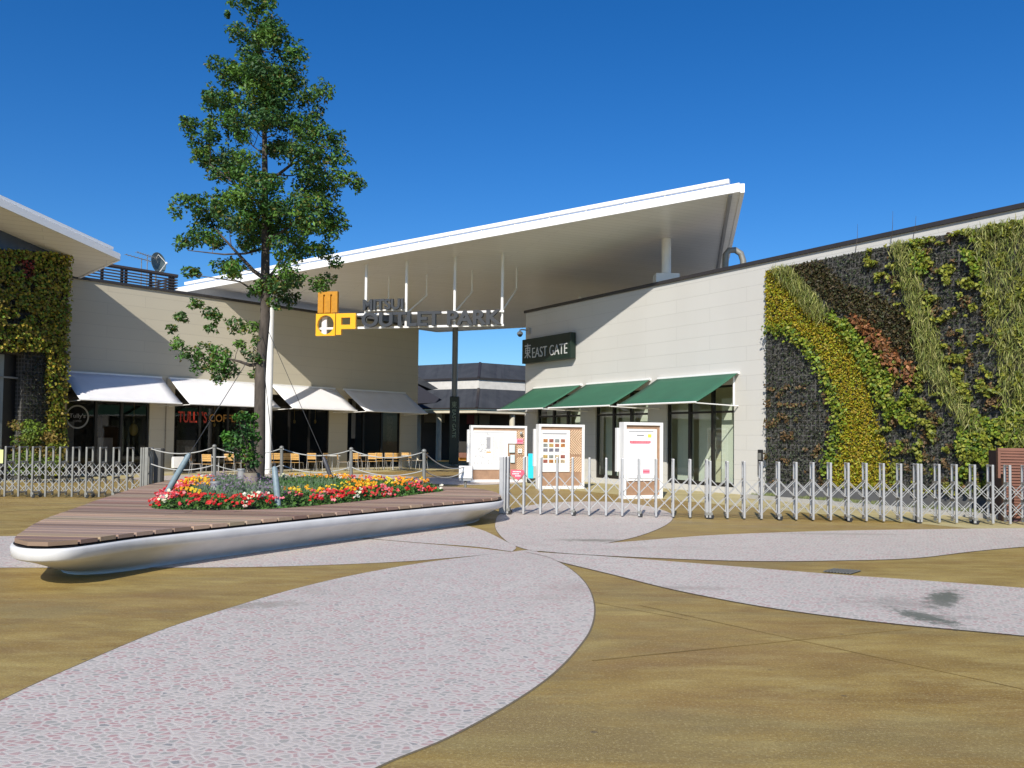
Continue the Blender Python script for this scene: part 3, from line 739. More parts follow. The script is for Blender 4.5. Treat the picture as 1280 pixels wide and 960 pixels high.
m_.fbox(FS, lx0 + wv, lx1 - wv, lz1 - hv, lz1, 0, .14); m_.fbox(FS, lx0 + wv, lx1 - wv, lz0, lz0 + hv, 0, .14); m_.build('loop_emblem', M['orange'], hs_)

# --- dark vertical sign round the far column
p = at(567.5, 540, 48.6); FV = Fr((p.x - .5, p.y), (p.x + .5, p.y))
vs_ = thing('column_sign', 'dark vertical east gate sign boxed round the far grey column', 'sign', Vector((p.x, p.y, 0)))
s0, z1 = FV.hit(562.3, 495.5); s1, z0 = FV.hit(572.5, 580)
z0 = max(.02, z0)
m_ = MB(); m_.fbox(FV, s0, s1, z0, z1, -.7, 0); m_.build('panel', M['sign_green'], vs_, bevel=.02)
V5 = FV.hit(568, 512)[1]; V6 = FV.hit(568, 547)[1]
text_on('lettering', 'EAST GATE', FV, s0 + .16, s1 - .16, V6, V5, 0, .02, paint('sage_letters', (.34, .46, .34), .6), vs_, 0, rot=1)
text_on('kanji', '\u6771', FV, s0 + .12, s1 - .12, V5 + .1, V5 + .48, 0, .02, paint('sage_kanji', (.32, .42, .32), .6), vs_, 0, font=fnt)

# --- left canopy
T_ = at(147.5, 324, 31.0)
_g0 = at(79, 560, 30.6); _g1 = at(-10, 560, 28.0); _fg = Fr((_g0.x, _g0.y), (_g1.x, _g1.y))
_a = _fg.hit(0, 285); _b = _fg.hit(59, 311); _w0 = _fg.pt(_a[0], 0, _a[1]); _w1 = _fg.pt(_b[0], 0, _b[1])
nr2 = (_w0 - T_).cross(_w1 - T_)
def on_lc(px, py):
    d = ray(px, py); return CAM + d * ((T_ - CAM).dot(nr2) / d.dot(nr2))
K_ = on_lc(0, 258); K_ = T_ + (K_ - T_) * 1.8
Bk = on_lc(97, 347)
Bk = T_ + (Bk - T_) * 2.2; Kb = K_ + (Bk - T_)
ctr = (T_ + K_ + Bk + Kb) / 4
lc = thing('roof_canopy', 'thin white overhanging roof tip at the upper left above the planted block', 'canopy', T_)
m_ = MB(); m_.poly([T_, K_, Kb, Bk]); m_.poly([p + Vector((0, 0, .2)) for p in (T_, K_, Kb, Bk)]); m_.build('soffit', M['soffit'], lc)
m_ = MB(); edge_beam(T_, K_, .1, -.03, .2); edge_beam(Bk, T_, .1, -.03, .2)
m_.build('fascia', M['fascia'], lc)
m_ = MB(); ib = (Bk - T_).normalized() * .35
m_.bar(T_.lerp(K_, .02) + ib * .4 + Vector((0, 0, .38)), K_ + ib * .4 + Vector((0, 0, .38)), .12, .1)
for k in range(9):
    p = T_.lerp(K_, .04 + .11 * k) + ib * .4; m_.bar(p + Vector((0, 0, .15)), p + Vector((0, 0, .33)), .08)
m_.build('gutter_rail', M['fascia'], lc)

# --- planted block at the left edge
G0 = at(79, 560, 30.6); G1 = at(-10, 560, 28.0); dd = (G1 - G0)
G1 = G0 + dd * 2.2
FG = Fr((G0.x, G0.y), (G1.x, G1.y))
gb = thing('planted_block', 'dark entrance block at the left edge covered in yellow green foliage', 'living wall', FG.pt(0, 0, 0))
ztop = FG.hit(79, 317)[1]
def top_at(s): 
    P = FG.pt(s, 0, 0); n3 = nr2; return T_.z - (n3.x * (P.x - T_.x) + n3.y * (P.y - T_.y)) / n3.z
m_ = MB()
sa, sb = 0, FG.L
xo = FG.hit(27, 500)[0]; zo = FG.hit(10, 441)[1]; xb = FG.hit(-60, 500)[0]
def quadwall(s0, s1, z0, z1):
    m_.fbox(FG, s0, s1, z0, z1, -.4, 0)
zP0 = FG.hit(79, 317)[1]; _h = FG.hit(0, 312); kz = (_h[1] - zP0) / _h[0]
def ptop(s): return zP0 + kz * s
def slopewall(s0, s1, z0):
    q = [FG.pt(s0, -.4, z0), FG.pt(s1, -.4, z0), FG.pt(s1, 0, z0), FG.pt(s0, 0, z0), FG.pt(s0, -.4, ptop(s0)), FG.pt(s1, -.4, ptop(s1)), FG.pt(s1, 0, ptop(s1)), FG.pt(s0, 0, ptop(s0))]
    m_.hexa(q)
slopewall(0, xo, 0); slopewall(xo, sb, zo)
m_.build('wall', M['grid'], gb, FG)
m_ = MB(); p = FG.pt
zA = top_at(0) - .02; zB = top_at(sb) - .02
m_.hexa([p(0, -.38, ptop(0) - .3), p(sb, -.38, ptop(sb) - .3), p(sb, -.12, ptop(sb) - .3), p(0, -.12, ptop(0) - .3), p(0, -.38, zA), p(sb, -.38, zB), p(sb, -.12, zB), p(0, -.12, zA)])
m_.build('clerestory', paint('blue_grey_glazing', (.045, .06, .085), .25), gb)
m_ = MB(); m_.fbox(FG, 0, .2, 0, ztop - .06, -5, -.4); m_.fbox(FG, .2, sb, 0, ztop - .06, -5.2, -5); m_.build('side_wall', M['interior'], gb)
m_ = MB(); m_.fbox(FG, xo + .02, sb, 0.02, zo - .02, -.38, -.30); m_.build('dark_glazing', M['darkmetal'], gb)
s1_, _ = FG.hit(10, 500, .02); m_ = MB(); m_.fbox(FG, s1_, sb, .1, zo - .05, -.3, -.22); m_.build('door_panel', paint('grey_green_door', (.24, .27, .26), .35), gb)
m_ = MB(); z_ = FG.hit(20, 472)[1]; m_.fbox(FG, xo + .02, sb, z_ - .03, z_ + .03, -.22, -.16); m_.build('door_rail', M['alu_dark'], gb)

# ------------------------------------------------------------------ roof louvre fence, dish, aerials
fo = -.9
def LP(px, py, n=fo): s_, z_ = FL.hit(px, py, n); return FL.pt(s_, n, z_)
lf = thing('louvre_screen', 'brown horizontal louvre screen on the café roof', 'screen', FL.pt(2, fo, ZL - .2))
sA, zt_ = FL.hit(100, 329, fo); sB, zt2_ = FL.hit(218, 344, fo); ztp = (zt_ + zt2_) / 2
m_ = MB()
nb = 9
for k in range(nb):
    z_ = ZL - .15 + (ztp - ZL + .1) * k / (nb - 1); m_.fbox(FL, sA, sB + .12, z_, z_ + .045, fo, fo + .09)
m_.build('louvres', M['louvre_brown'], lf)
for px in (128, 153, 158, 189, 213, 217):
    s_ = FL.hit(px, 350, fo)[0]; m_ = MB(); m_.fbox(FL, s_ - .05, s_ + .05, ZL - .3, ztp + .06, fo - .1, fo - .01); m_.build('post', M['louvre_brown'], lf)
m_ = MB(); m_.fbox(FL, sA, sB + .12, ztp, ztp + .09, fo - .03, fo + .12); m_.build('top_rail', M['louvre_brown'], lf)
m_ = MB()
for k in range(nb):
    z_ = ZL - .15 + (ztp - ZL + .1) * k / (nb - 1); m_.fbox(FL, sB + .03, sB + .12, z_, z_ + .045, fo - 2.5, fo)
m_.build('end_louvres', M['louvre_brown'], lf)
ds = thing('satellite_dish', 'round grey satellite dish on the café roof behind the louvre screen', 'satellite dish', LP(199, 345, -2.2))
c_ = LP(198.5, 328.5, -2.2); ax = Vector((.93, -.36, .12)).normalized(); m_ = MB(); rr_ = .47; i0 = 0
up_ = ax.cross(Vector((0, 0, 1))).normalized(); vv = up_.cross(ax)
rings = [(.02, -.12), (.5, -.09), (.85, -.03), (1, 0), (1.03, .02), (1.0, -.02), (.8, -.07), (.3, -.13)]
rings = [(.02, -.14), (.35, -.125), (.7, -.075), (1, 0), (1.0, -.02), (.7, -.095), (.35, -.145), (.02, -.16)]
for a, b in zip(rings[:-1], rings[1:]):
    for k in range(24):
        q = []
        for (r_, h_), kk in ((a, k), (a, k + 1), (b, k + 1), (b, k)):
            an = 2 * math.pi * kk / 24; q.append(c_ + (up_ * math.cos(an) * .92 + vv * math.sin(an)) * rr_ * r_ + ax * h_)
        m_.poly(q)
o = m_.build('reflector', M['dish'], ds)
m_ = MB(); m_.tube([c_ - vv * rr_ * .9 + ax * 0, c_ + ax * .42 - vv * .1], .02, 6); m_.tube([c_ + vv * rr_ * .8, c_ + ax * .42 - vv * .1], .01, 5); m_.build('feed_arm', M['white'], ds)
m_ = MB(); m_.sphere(c_ + ax * .42 - vv * .1, .06); m_.build('feed_horn', M['white'], ds)
m_ = MB(); pb_ = c_ - ax * .16; m_.tube([pb_, (pb_.x, pb_.y, ZL - .25)], .035, 8); m_.build('mast', M['alu_dark'], ds)
def aerial(px0, py0, px1, py1, pxm, label, n_):
    a = LP(px0, py0, n_); b = LP(px1, py1, n_); t_ = thing('tv_aerial', label, 'aerial', LP(pxm, 345, n_), 'aerials on the café roof')
    m2 = MB(); m2.tube([a, b], .018, 6); m2.build('boom', M['alu_dark'], t_)
    mid = a.lerp(b, .55); m2 = MB(); m2.tube([mid, (mid.x, mid.y, ZL - .25)], .02, 6); m2.build('mast', M['alu_dark'], t_)
    m2 = MB(); q = (b - a).normalized().cross(Vector((0, 0, 1))).normalized()
    for k in range(9):
        c0 = a.lerp(b, k / 8); L_ = .16 + .02 * k; m2.tube([c0 - q * L_, c0 + q * L_], .009, 4)
    for sgn in (-1, 1): m2.tube([b + Vector((0, 0, .0)), b + (b - a).normalized() * .1 + Vector((0, 0, .2 * sgn))], .009, 4)
    m2.build('elements', M['alu_dark'], t_)
aerial(157, 318, 193, 328, 170, 'longer and lower tv aerial left of the satellite dish', -2.6)
aerial(171, 315, 195, 323, 185, 'shorter and higher tv aerial next to the satellite dish', -2.0)
# curved vent pipe on the right roof
vp_ = thing('vent_pipe', 'grey swan neck vent pipe on the pale roof beyond the canopy tip', 'pipe', at(914, 335, 30))
pts = [at(929, 340, 29.5), at(929, 326, 29.5), at(926, 317, 29.5), at(919, 312.5, 29.5), at(911, 313, 29.5), at(907, 318, 29.5), at(906, 345, 29.5)]
pts[0].z = ZR - .3; pts[-1].z = ZR - .3
m_ = MB(); m_.tube(pts, .11, 12); m_.build('pipe', M['alu_dark'], vp_)
m_ = MB(); m_.box((pts[0].x - .2, pts[0].y - .2, ZR - .26), (pts[0].x + .2, pts[0].y + .2, ZR - .1)); m_.build('base', M['concrete'], vp_)

# ------------------------------------------------------------------ central pavilion behind the entrance
Yp = 60
def ctr_pt(px, py, Y): return at(px, py, Y)
pv = thing('pavilion', 'pavilion with two tiers of dark slate roof seen through the entrance', 'building', ctr_pt(600, 577, Yp))
def zAt(px, py, Y): return at(px, py, Y).z
apx = ctr_pt(598, 500, Yp).x
zs = {k: zAt(597, y, Yp) for k, y in dict(ridge=449.5, eave1=471.5, wall1=485.5, eave2=511, under=515).items()}
def tier(name, mat, ztop, zbot, xin, xout, yin, yout, depth=14, thick=.25):
    """hipped tier: ridge ring (in) and eave ring (out); the front corner faces the viewer"""
    m2 = MB()
    # plan: front corner at apx, two faces running back left and right
    def ring_(off):
        return [Vector((apx - 22, Yp + off + 13.6, 0)), Vector((apx - 9, Yp + off + 5.6, 0)), Vector((apx, Yp + off, 0)), Vector((apx + 11, Yp + off + 7.6, 0)), Vector((apx + 24, Yp + off + 16.5, 0))]
    a = ring_(yin); b = ring_(yout)
    for i in range(4):
        z1, z0 = Vector((0, 0, ztop)), Vector((0, 0, zbot))
        m2.poly([b[i] + z0, b[i + 1] + z0, a[i + 1] + z1, a[i] + z1])
    return m2, a, b
m2, a, b = tier('roof', None, zs['ridge'], zs['eave1'], 0, 0, 2.4, 0)
for i in range(4): m2.poly([a[i] + Vector((0, 0, zs['ridge'])), a[i + 1] + Vector((0, 0, zs['ridge'])), a[i + 1] + Vector((0, 12, zs['ridge'])), a[i] + Vector((0, 12, zs['ridge']))])
m2.build('upper_roof', M['slate'], pv)
def band(z0, z1, off, mat, name, th_=.2):
    m3 = MB(); r1 = tier('', None, 1, 0, 0, 0, off, off)[1]
    for i in range(4):
        q = [r1[i], r1[i + 1], r1[i + 1] + Vector((0, th_, 0)), r1[i] + Vector((0, th_, 0))]
        m3.hexa([p + Vector((0, 0, z0)) for p in q] + [p + Vector((0, 0, z1)) for p in q])
    return m3.build(name, mat, pv)
band(zs['eave1'] - .14, zs['eave1'], -.02, M['coping'], 'upper_gutter')
band(zs['wall1'] - .2, zs['eave1'] - .0, .12, paint('cream_cladding', (.62, .60, .55), .6), 'clerestory_wall')
m2, a, b = tier('roof', None, zs['wall1'], zs['eave2'], 0, 0, .12, -2.6); m2.build('lower_roof', M['slate'], pv)
band(zs['eave2'] - .12, zs['eave2'], -2.62, M['coping'], 'lower_gutter'); band(zs['under'] - .12, zs['eave2'] - .13, -2.5, M['ivory'], 'eave_fascia')
band(zs['under'] - .14, zs['under'] - .12, -2.5, M['tan'], 'eave_soffit', 4.0)
band(0, zs['under'] - .14, .6, M['interior'], 'shopfront')
for px0, px1, py0, py1, mt, nm in ((592, 612, 519, 583, 'tan', 'wall_panel'), (583.5, 593, 518.5, 530, 'redpanel', 'red_shop_sign'), (530, 556, 516, 528, 'tan', 'wall_panel'), (571, 583, 571, 576, 'poster_orange', 'counter'), (573, 590, 566, 572, 'redbrown', 'planter_box')):
    Yq = Yp + .45 + max(0, min(abs(at(px0, 540, Yp).x - apx), abs(at(px1, 540, Yp).x - apx))) * .62
    p0 = at(px0, py1, Yq); p1 = at(px1, py0, Yq); m3 = MB(); m3.box((p0.x, p0.y, max(0, p0.z)), (p1.x, p1.y + .05, p1.z)); m3.build(nm, M[mt], pv)
for px in (523, 548.5, 640, 672):
    p = at(px, 540, Yp - 1.9 + abs(at(px, 540, Yp).x - apx) * .64); m3 = MB(); m3.tube([(p.x, p.y, 0), (p.x, p.y, zs['under'] - .1)], .2, 14); m3.build('column', M['ivory'], pv)
# hip caps
for i, (off_a, off_b, za, zb_) in enumerate(((2.4, 0, zs['ridge'], zs['eave1']), (.12, -2.6, zs['wall1'], zs['eave2']))):
    ra = tier('', None, 1, 0, 0, 0, off_a, off_b); m3 = MB()
    for k in (2,): m3.bar(ra[1][k] + Vector((0, 0, za)), ra[2][k] + Vector((0, 0, zb_)), .18, .1)
    m3.build('hip_cap', M['coping'], pv)
# nearer dark gable roof between café corner and pavilion
gr_ = thing('porch_roof', 'small dark blue gable roof end beside the café corner', 'roof', at(530, 500, 54))
a0, a1, a2 = at(505, 462, 54), at(553, 499.5, 54), at(505, 504, 54)
m_ = MB(); dv = Vector((-3, 7, 0))
q = [at(500, 468, 54), at(552.5, 499.8, 54), at(545, 503.5, 54), at(500, 505, 54)]
m_.hexa([*(p for p in q), *(p + dv for p in q)]); m_.build('roof', M['navy'], gr_)
q = [at(500, 456, 55), at(548, 486, 55), at(540, 487, 55), at(500, 470, 55)]
m_ = MB(); m_.hexa([*(p for p in q), *(p + dv for p in q)]); m_.build('barge_board', M['slate'], gr_)
p = at(519, 508, 54.5); m_ = MB(); m_.box((p.x - 1.2, p.y, 0), (p.x + .1, p.y + .3, p.z)); m_.build('wall', M['ivory'], gr_)

# ------------------------------------------------------------------ boat-shaped deck bench with flower bed
ZD = .50
dk_px = [(14, 673), (20, 667), (49, 650), (94, 634), (122, 624), (171, 609), (203, 602), (230, 600), (300, 599.5), (420, 602), (520, 606), (590, 610), (618, 614), (626, 618), (624, 622), (560, 628), (450, 638), (300, 652.5), (187, 664), (117, 673), (82, 677), (47, 678), (24, 676.5)]
dk = [gnd(x, y, ZD) for x, y in dk_px]; dk2 = smooth_closed([(p.x, p.y) for p in dk], 5)
cxy = Vector((sum(p[0] for p in dk2) / len(dk2), sum(p[1] for p in dk2) / len(dk2)))
def inset(loop, d):
    n = len(loop); A = sum(loop[i][0] * loop[(i + 1) % n][1] - loop[(i + 1) % n][0] * loop[i][1] for i in range(n)); sg_ = 1 if A > 0 else -1; out_ = []
    for i in range(n):
        a = Vector(loop[i - 2]); b = Vector(loop[(i + 2) % n]); t_ = (b - a).normalized(); nn = Vector((-t_.y, t_.x)) * sg_; out_.append(tuple(Vector(loop[i]) + nn * d))
    for _ in range(3 if d > .1 else 0): out_ = [tuple((Vector(out_[i - 1]) + Vector(out_[i]) * 2 + Vector(out_[(i + 1) % n])) / 4) for i in range(n)]
    return out_
dkt = thing('deck_bench', 'long boat-shaped timber deck bench with a curved white hull round the flower bed', 'bench', (cxy.x, cxy.y, 0))
m_ = MB(); m_.smooth = True
prof = [(.06, ZD - .07), (0, ZD - .075), (-.01, ZD - .10), (0, ZD - .19), (.04, ZD - .215), (.12, ZD - .27), (.22, .15), (.32, .07), (.38, .035), (.38, .0)]
def resample(loop, n):
    q = [Vector(p) for p in loop] + [Vector(loop[0])]; L_ = [0]
    for u, v in zip(q[:-1], q[1:]): L_.append(L_[-1] + (v - u).length)
    out_ = []; k = 0
    for i in range(n):
        t_ = L_[-1] * i / n
        while L_[k + 1] < t_: k += 1
        f_ = (t_ - L_[k]) / max(1e-9, L_[k + 1] - L_[k]); out_.append(tuple(q[k].lerp(q[k + 1], f_)))
    return out_
def inset_to(loop, d):
    done = 0
    while done < d - 1e-6:
        st = min(.04, d - done); loop = inset(loop, st); done += st
        for _ in range(4): loop = [tuple((Vector(loop[i - 1]) + Vector(loop[i]) * 2 + Vector(loop[(i + 1) % len(loop)])) / 4) for i in range(len(loop))]
        loop = resample(loop, len(loop))
    return loop
base_l = resample(dk2, 220); loops = []; cur = base_l; cd_ = 0
for d_, z_ in prof:
    if d_ <= .06: loops.append(inset(base_l, d_)); continue
    cur = inset_to(cur, d_ - cd_); cd_ = d_; loops.append(cur)
for (la, (da, za)), (lb2, (db, zb_)) in zip(zip(loops[:-1], prof[:-1]), zip(loops[1:], prof[1:])):
    n = len(la)
    for i in range(n): m_.poly([(*la[i], za), (*la[(i + 1) % n], za), (*lb2[(i + 1) % n], zb_), (*lb2[i], zb_)])
hull = m_.build('hull', paint('white_hull', (.70, .70, .69), .42, var=.14, scale=2.2), dkt)
bm = bmesh.new(); bm.from_mesh(hull.data); bmesh.ops.remove_doubles(bm, verts=bm.verts, dist=1e-4); bmesh.ops.recalc_face_normals(bm, faces=bm.faces); bm.to_mesh(hull.data); bm.free(); hull.data.shade_smooth()
# bed outline
bed_px = [(190, 634), (200, 622), (222, 609), (250, 604), (300, 602.5), (360, 603), (420, 604), (470, 606), (515, 609), (553, 613), (530, 617), (480, 623), (420, 629.5), (350, 635.5), (290, 637.5), (230, 637.5), (205, 636.5)]
bed = [gnd(x, y, ZD) for x, y in bed_px]; bed2 = smooth_closed([(p.x, p.y) for p in bed], 4)
BED = np.array(bed2)
# boards run a little off the picture plane; clip against outline and bed
def spans(loop, y, ang):
    ca, sa_ = math.cos(ang), math.sin(ang); L_ = [(p[0] * ca + p[1] * sa_, -p[0] * sa_ + p[1] * ca) for p in loop]; xs = []
    for i in range(len(L_)):
        (x0, y0), (x1, y1) = L_[i], L_[(i + 1) % len(L_)]
        if (y0 > y) != (y1 > y): xs.append(x0 + (x1 - x0) * (y - y0) / (y1 - y0))
    xs.sort(); return list(zip(xs[::2], xs[1::2]))
ANG = R(-4.5); ca, sa_ = math.cos(ANG), math.sin(ANG)
def unrot(x, y): return (x * ca - y * sa_, x * sa_ + y * ca)
bd = MB(); wB = .25; gap = .035
rim = inset(dk2, .03)
ys = [-p[0] * sa_ + p[1] * ca for p in rim]; y = min(ys) + .02
while y < max(ys):
    cb = rng.uniform(.75, 1.15); tone = ((.42, .29, .205) if rng.random() < .62 else (.25, .155, .115)); tone = tuple(x * cb for x in tone)
    y0, y1 = y, y + wB - gap
    s0_ = spans(rim, y0, ANG); s1_ = spans(rim, y1, ANG); sm = spans(rim, (y0 + y1) / 2, ANG)
    hb0 = spans(bed2, y0, ANG); hb1 = spans(bed2, y1, ANG)
    def emit(xa0, xb0, xa1, xb1):
        if xb0 - xa0 < .03 or xb1 - xa1 < .03: return
        # split boards lengthwise so that their butt joints show
        cuts = [0]; 
        L_ = xb0 - xa0; k = rng.uniform(1.5, 3.5)
        while k < L_ - .6: cuts.append(k / L_); k += 4.0
        cuts.append(1)
        for u0, u1 in zip(cuts[:-1], cuts[1:]):
            q0 = xa0 + (xb0 - xa0) * u0 + .002; q1 = xa0 + (xb0 - xa0) * u1 - .004; r0 = xa1 + (xb1 - xa1) * u0 + .002; r1 = xa1 + (xb1 - xa1) * u1 - .004
            dz = rng.uniform(-.002, .002); tt = tuple(x * rng.uniform(.92, 1.08) for x in tone)
            P = [(*unrot(q0, y0), ZD - .045), (*unrot(q1, y0), ZD - .045), (*unrot(r1, y1), ZD - .045), (*unrot(r0, y1), ZD - .045)]
            bd.hexa(P + [(p[0], p[1], ZD + dz) for p in P], tt)
    if s0_ and s1_:
        a0, b0 = s0_[0][0], s0_[-1][1]; a1, b1 = s1_[0][0], s1_[-1][1]
        if hb0 and hb1:
            emit(a0, hb0[0][0], a1, hb1[0][0]); emit(hb0[-1][1], b0, hb1[-1][1], b1)
        else: emit(a0, b0, a1, b1)
    y += wB
bd.build('deck_boards', M['deck'], dkt)
m_ = MB(); m_.poly([(*p, ZD - .06) for p in inset(dk2, .02)]); m_.build('under_frame', M['black'], dkt)
# soil
m_ = MB(); m_.poly([(*p, ZD - .03) for p in bed2]); m_.build('soil', M['soil'], dkt)
m_ = MB(); n = len(bed2)
for i in range(n): m_.poly([(*bed2[i], ZD - .06), (*bed2[(i + 1) % n], ZD - .06), (*bed2[(i + 1) % n], ZD + .004), (*bed2[i], ZD + .004)])
m_.build('bed_edging', M['darkmetal'], dkt)
# planting
lo, hi = BED.min(0), BED.max(0)
def bed_pts(n):
    P = rng.uniform(lo, hi, (int(n * 3.0), 2)); P = P[inpoly(P, bed2)]; return P[:n]
def edge_dist(P):
    d = np.full(len(P), 9.0); nb_ = len(BED)
    for i in range(nb_):
        a, b = BED[i], BED[(i + 1) % nb_]; ab = b - a; t_ = np.clip(((P - a) @ ab) / (ab @ ab + 1e-9), 0, 1); d = np.minimum(d, np.linalg.norm(P - a - t_[:, None] * ab, axis=1))
    return d
P = bed_pts(26000); e = edge_dist(P); pxy = proj(np.c_[P, np.full(len(P), ZD)])
front = ((pxy[:, 1] > 600 + 0) & True)
ph = np.sin(P[:, 0] * 2.3 + 1) * np.sin(P[:, 1] * 1.9) + .4 * np.sin(P[:, 0] * 6.1 + P[:, 1] * 4.3)
mound = np.clip(e * .9, .04, .22) * (0.8 + .3 * np.sin(P[:, 0] * 3.1) * np.cos(P[:, 1] * 2.7))
Z = ZD - .02 + rng.uniform(.15, 1, len(P)) * mound
Cg = np.c_[P, Z]
gcol = np.array([(.045, .13, .02)]) * rng.uniform(.5, 1.6, (len(P), 1)) + rng.uniform(0, .03, (len(P), 3)) * [1, .8, .2]
mid_u = pxy[:, 0]
lav = (mid_u > 245) & (mid_u < 345) & (e > .55) & (pxy[:, 1] < 627)
gcol[lav] = np.array([.12, .14, .12]) * rng.uniform(.6, 1.4, (lav.sum(), 1))
leaves_mesh('foliage', M['leaf'], Cg, np.tile([0, -.35, 1.0], (len(P), 1)), rng.uniform(.05, .10, len(P)), gcol, None, .45, jit=.6)
o = bpy.data.objects['foliage']; o.name = 'bedding_foliage'
tag(o, 'low green bedding foliage filling the flower bed in the deck', 'foliage', kind='stuff')
def flowers(name, label, n, sel, cols, hgt, size, jit=.45, aspect=.9, clump=.35):
    K = bed_pts(int(n / 2.6)); ek = edge_dist(K); pk = proj(np.c_[K, np.full(len(K), ZD)]); s_ = sel(K, ek, pk); K = K[s_]; ek = ek[s_]
    if len(K) == 0: return
    ci = rng.integers(0, len(cols), len(K)); Pn = np.repeat(K, 5, 0) + rng.normal(0, .05, (len(K) * 5, 2)); ci = np.repeat(ci, 5); ek = np.repeat(ek, 5)
    ins = inpoly(Pn, inset(bed2, -.05)); Pn, ci, ek = Pn[ins], ci[ins], ek[ins]
    z = ZD + hgt[0] + rng.uniform(0, 1, len(Pn)) * (hgt[1] - hgt[0]) + np.clip(ek * .5, 0, .12)
    C_ = np.c_[Pn, z]; cc = np.array(cols)[ci] * rng.uniform(.75, 1.15, (len(Pn), 1))
    # two crossed petals per bloom
    C2 = np.repeat(C_, 2, 0); cc2 = np.repeat(cc, 2, 0)
    o = leaves_mesh(name, M['petals'], C2, np.tile([.0, -.75, .8], (len(C2), 1)), rng.uniform(size[0], size[1], len(C2)), cc2, None, aspect, jit=jit)
    tag(o, label, 'flowers', kind='stuff')
right = lambda pk: pk[:, 0] > 345
flowers('red_flowers', 'scarlet red bedding flowers along the front rim of the bed', 3200, lambda K, e_, pk: (e_ < .42) & (pk[:, 1] > 615 - 0) & (np.sin(K[:, 0] * 2.6 + K[:, 1]) + rng.normal(0, .4, len(K)) > -.25) | ((e_ < .3) & (pk[:, 0] < 260) & (rng.random(len(K)) < .35)), [(.62, .015, .02), (.70, .04, .03)], (.03, .11), (.04, .07))
flowers('pink_flowers', 'pink bedding flowers mixed along the bed rim', 1500, lambda K, e_, pk: (e_ < .45) & (np.sin(K[:, 0] * 2.6 + K[:, 1]) + rng.normal(0, .4, len(K)) < .15) & ((pk[:, 1] > 612) | (pk[:, 0] < 250) | (pk[:, 0] > 420)), [(.72, .07, .10), (.78, .22, .26), (.66, .05, .07), (.80, .30, .30)], (.04, .12), (.04, .07))
flowers('white_flowers', 'white bedding flowers in small drifts in the bed', 900, lambda K, e_, pk: (e_ < .45) & (np.sin(K[:, 0] * 4.7 + 2) + rng.normal(0, .3, len(K)) > .75), [(.85, .83, .70), (.80, .80, .55)], (.04, .13), (.04, .07))
flowers('orange_flowers', 'orange and yellow marigolds in a broad band in the bed', 2600, lambda K, e_, pk: (e_ > .30) & (e_ < 1.0) & ((pk[:, 0] < 262) | (pk[:, 0] > 350)) & (rng.random(len(K)) < .26) | ((pk[:, 0] > 430) & (e_ > .12) & (rng.random(len(K)) < .14)), [(.85, .36, .005), (.85, .52, .01), (.80, .28, .005), (.82, .62, .03)], (.06, .15), (.04, .07))
flowers('lavender_flowers', 'mauve lavender spikes in the middle of the bed', 1500, lambda K, e_, pk: (pk[:, 0] > 245) & (pk[:, 0] < 350) & (e_ > .55) & (rng.random(len(K)) < .35), [(.24, .18, .28), (.30, .22, .32), (.20, .15, .24)], (.08, .20), (.03, .055), aspect=.5)
# grass-like spikes of the lavender
K = bed_pts(9000); ek = edge_dist(K); pk = proj(np.c_[K, np.full(len(K), ZD)]); s_ = (pk[:, 0] > 240) & (pk[:, 0] < 420) & (ek > .5); K = K[s_]
o = leaves_mesh('lavender_foliage', M['leaf'], np.c_[K, ZD + .03 + rng.uniform(0, .17, len(K))], np.tile([0, -1, .1], (len(K), 1)), rng.uniform(.10, .18, len(K)), np.array([.10, .17, .08]) * rng.uniform(.5, 1.5, (len(K), 1)), None, .08, up=np.tile([0, 0, 1], (len(K), 1)), jit=.5)
tag(o, 'upright grey green lavender foliage round the tree foot', 'foliage', kind='stuff')

# garden spotlights
for px, py, px1, lab in ((301.5, 607, 0, 'grey cylindrical spotlight beside the pale stump in the flower bed'), (269, 619, 0, 'small grey spotlight low among the lavender left of the stump')):
    p = gnd(px, py, ZD + .02); sp_ = thing('garden_spotlight', lab, 'spotlight', p, 'spotlights in the flower bed')
    h_ = .34 if px > 290 else .22
    m_ = MB(); m_.tube([p, p + Vector((0, 0, h_ * .5))], .03, 8); m_.build('stem', M['alu_dark'], sp_)
    m_ = MB(); m_.tube([p + Vector((0, 0, h_ * .4)), p + Vector((0, .01, h_))], .085, 14); m_.build('housing', M['grey_post'], sp_)
    m_ = MB(); m_.tube([p + Vector((0, .01, h_)), p + Vector((0, .01, h_ + .04))], .10, 14); m_.build('rim', M['alu'], sp_)

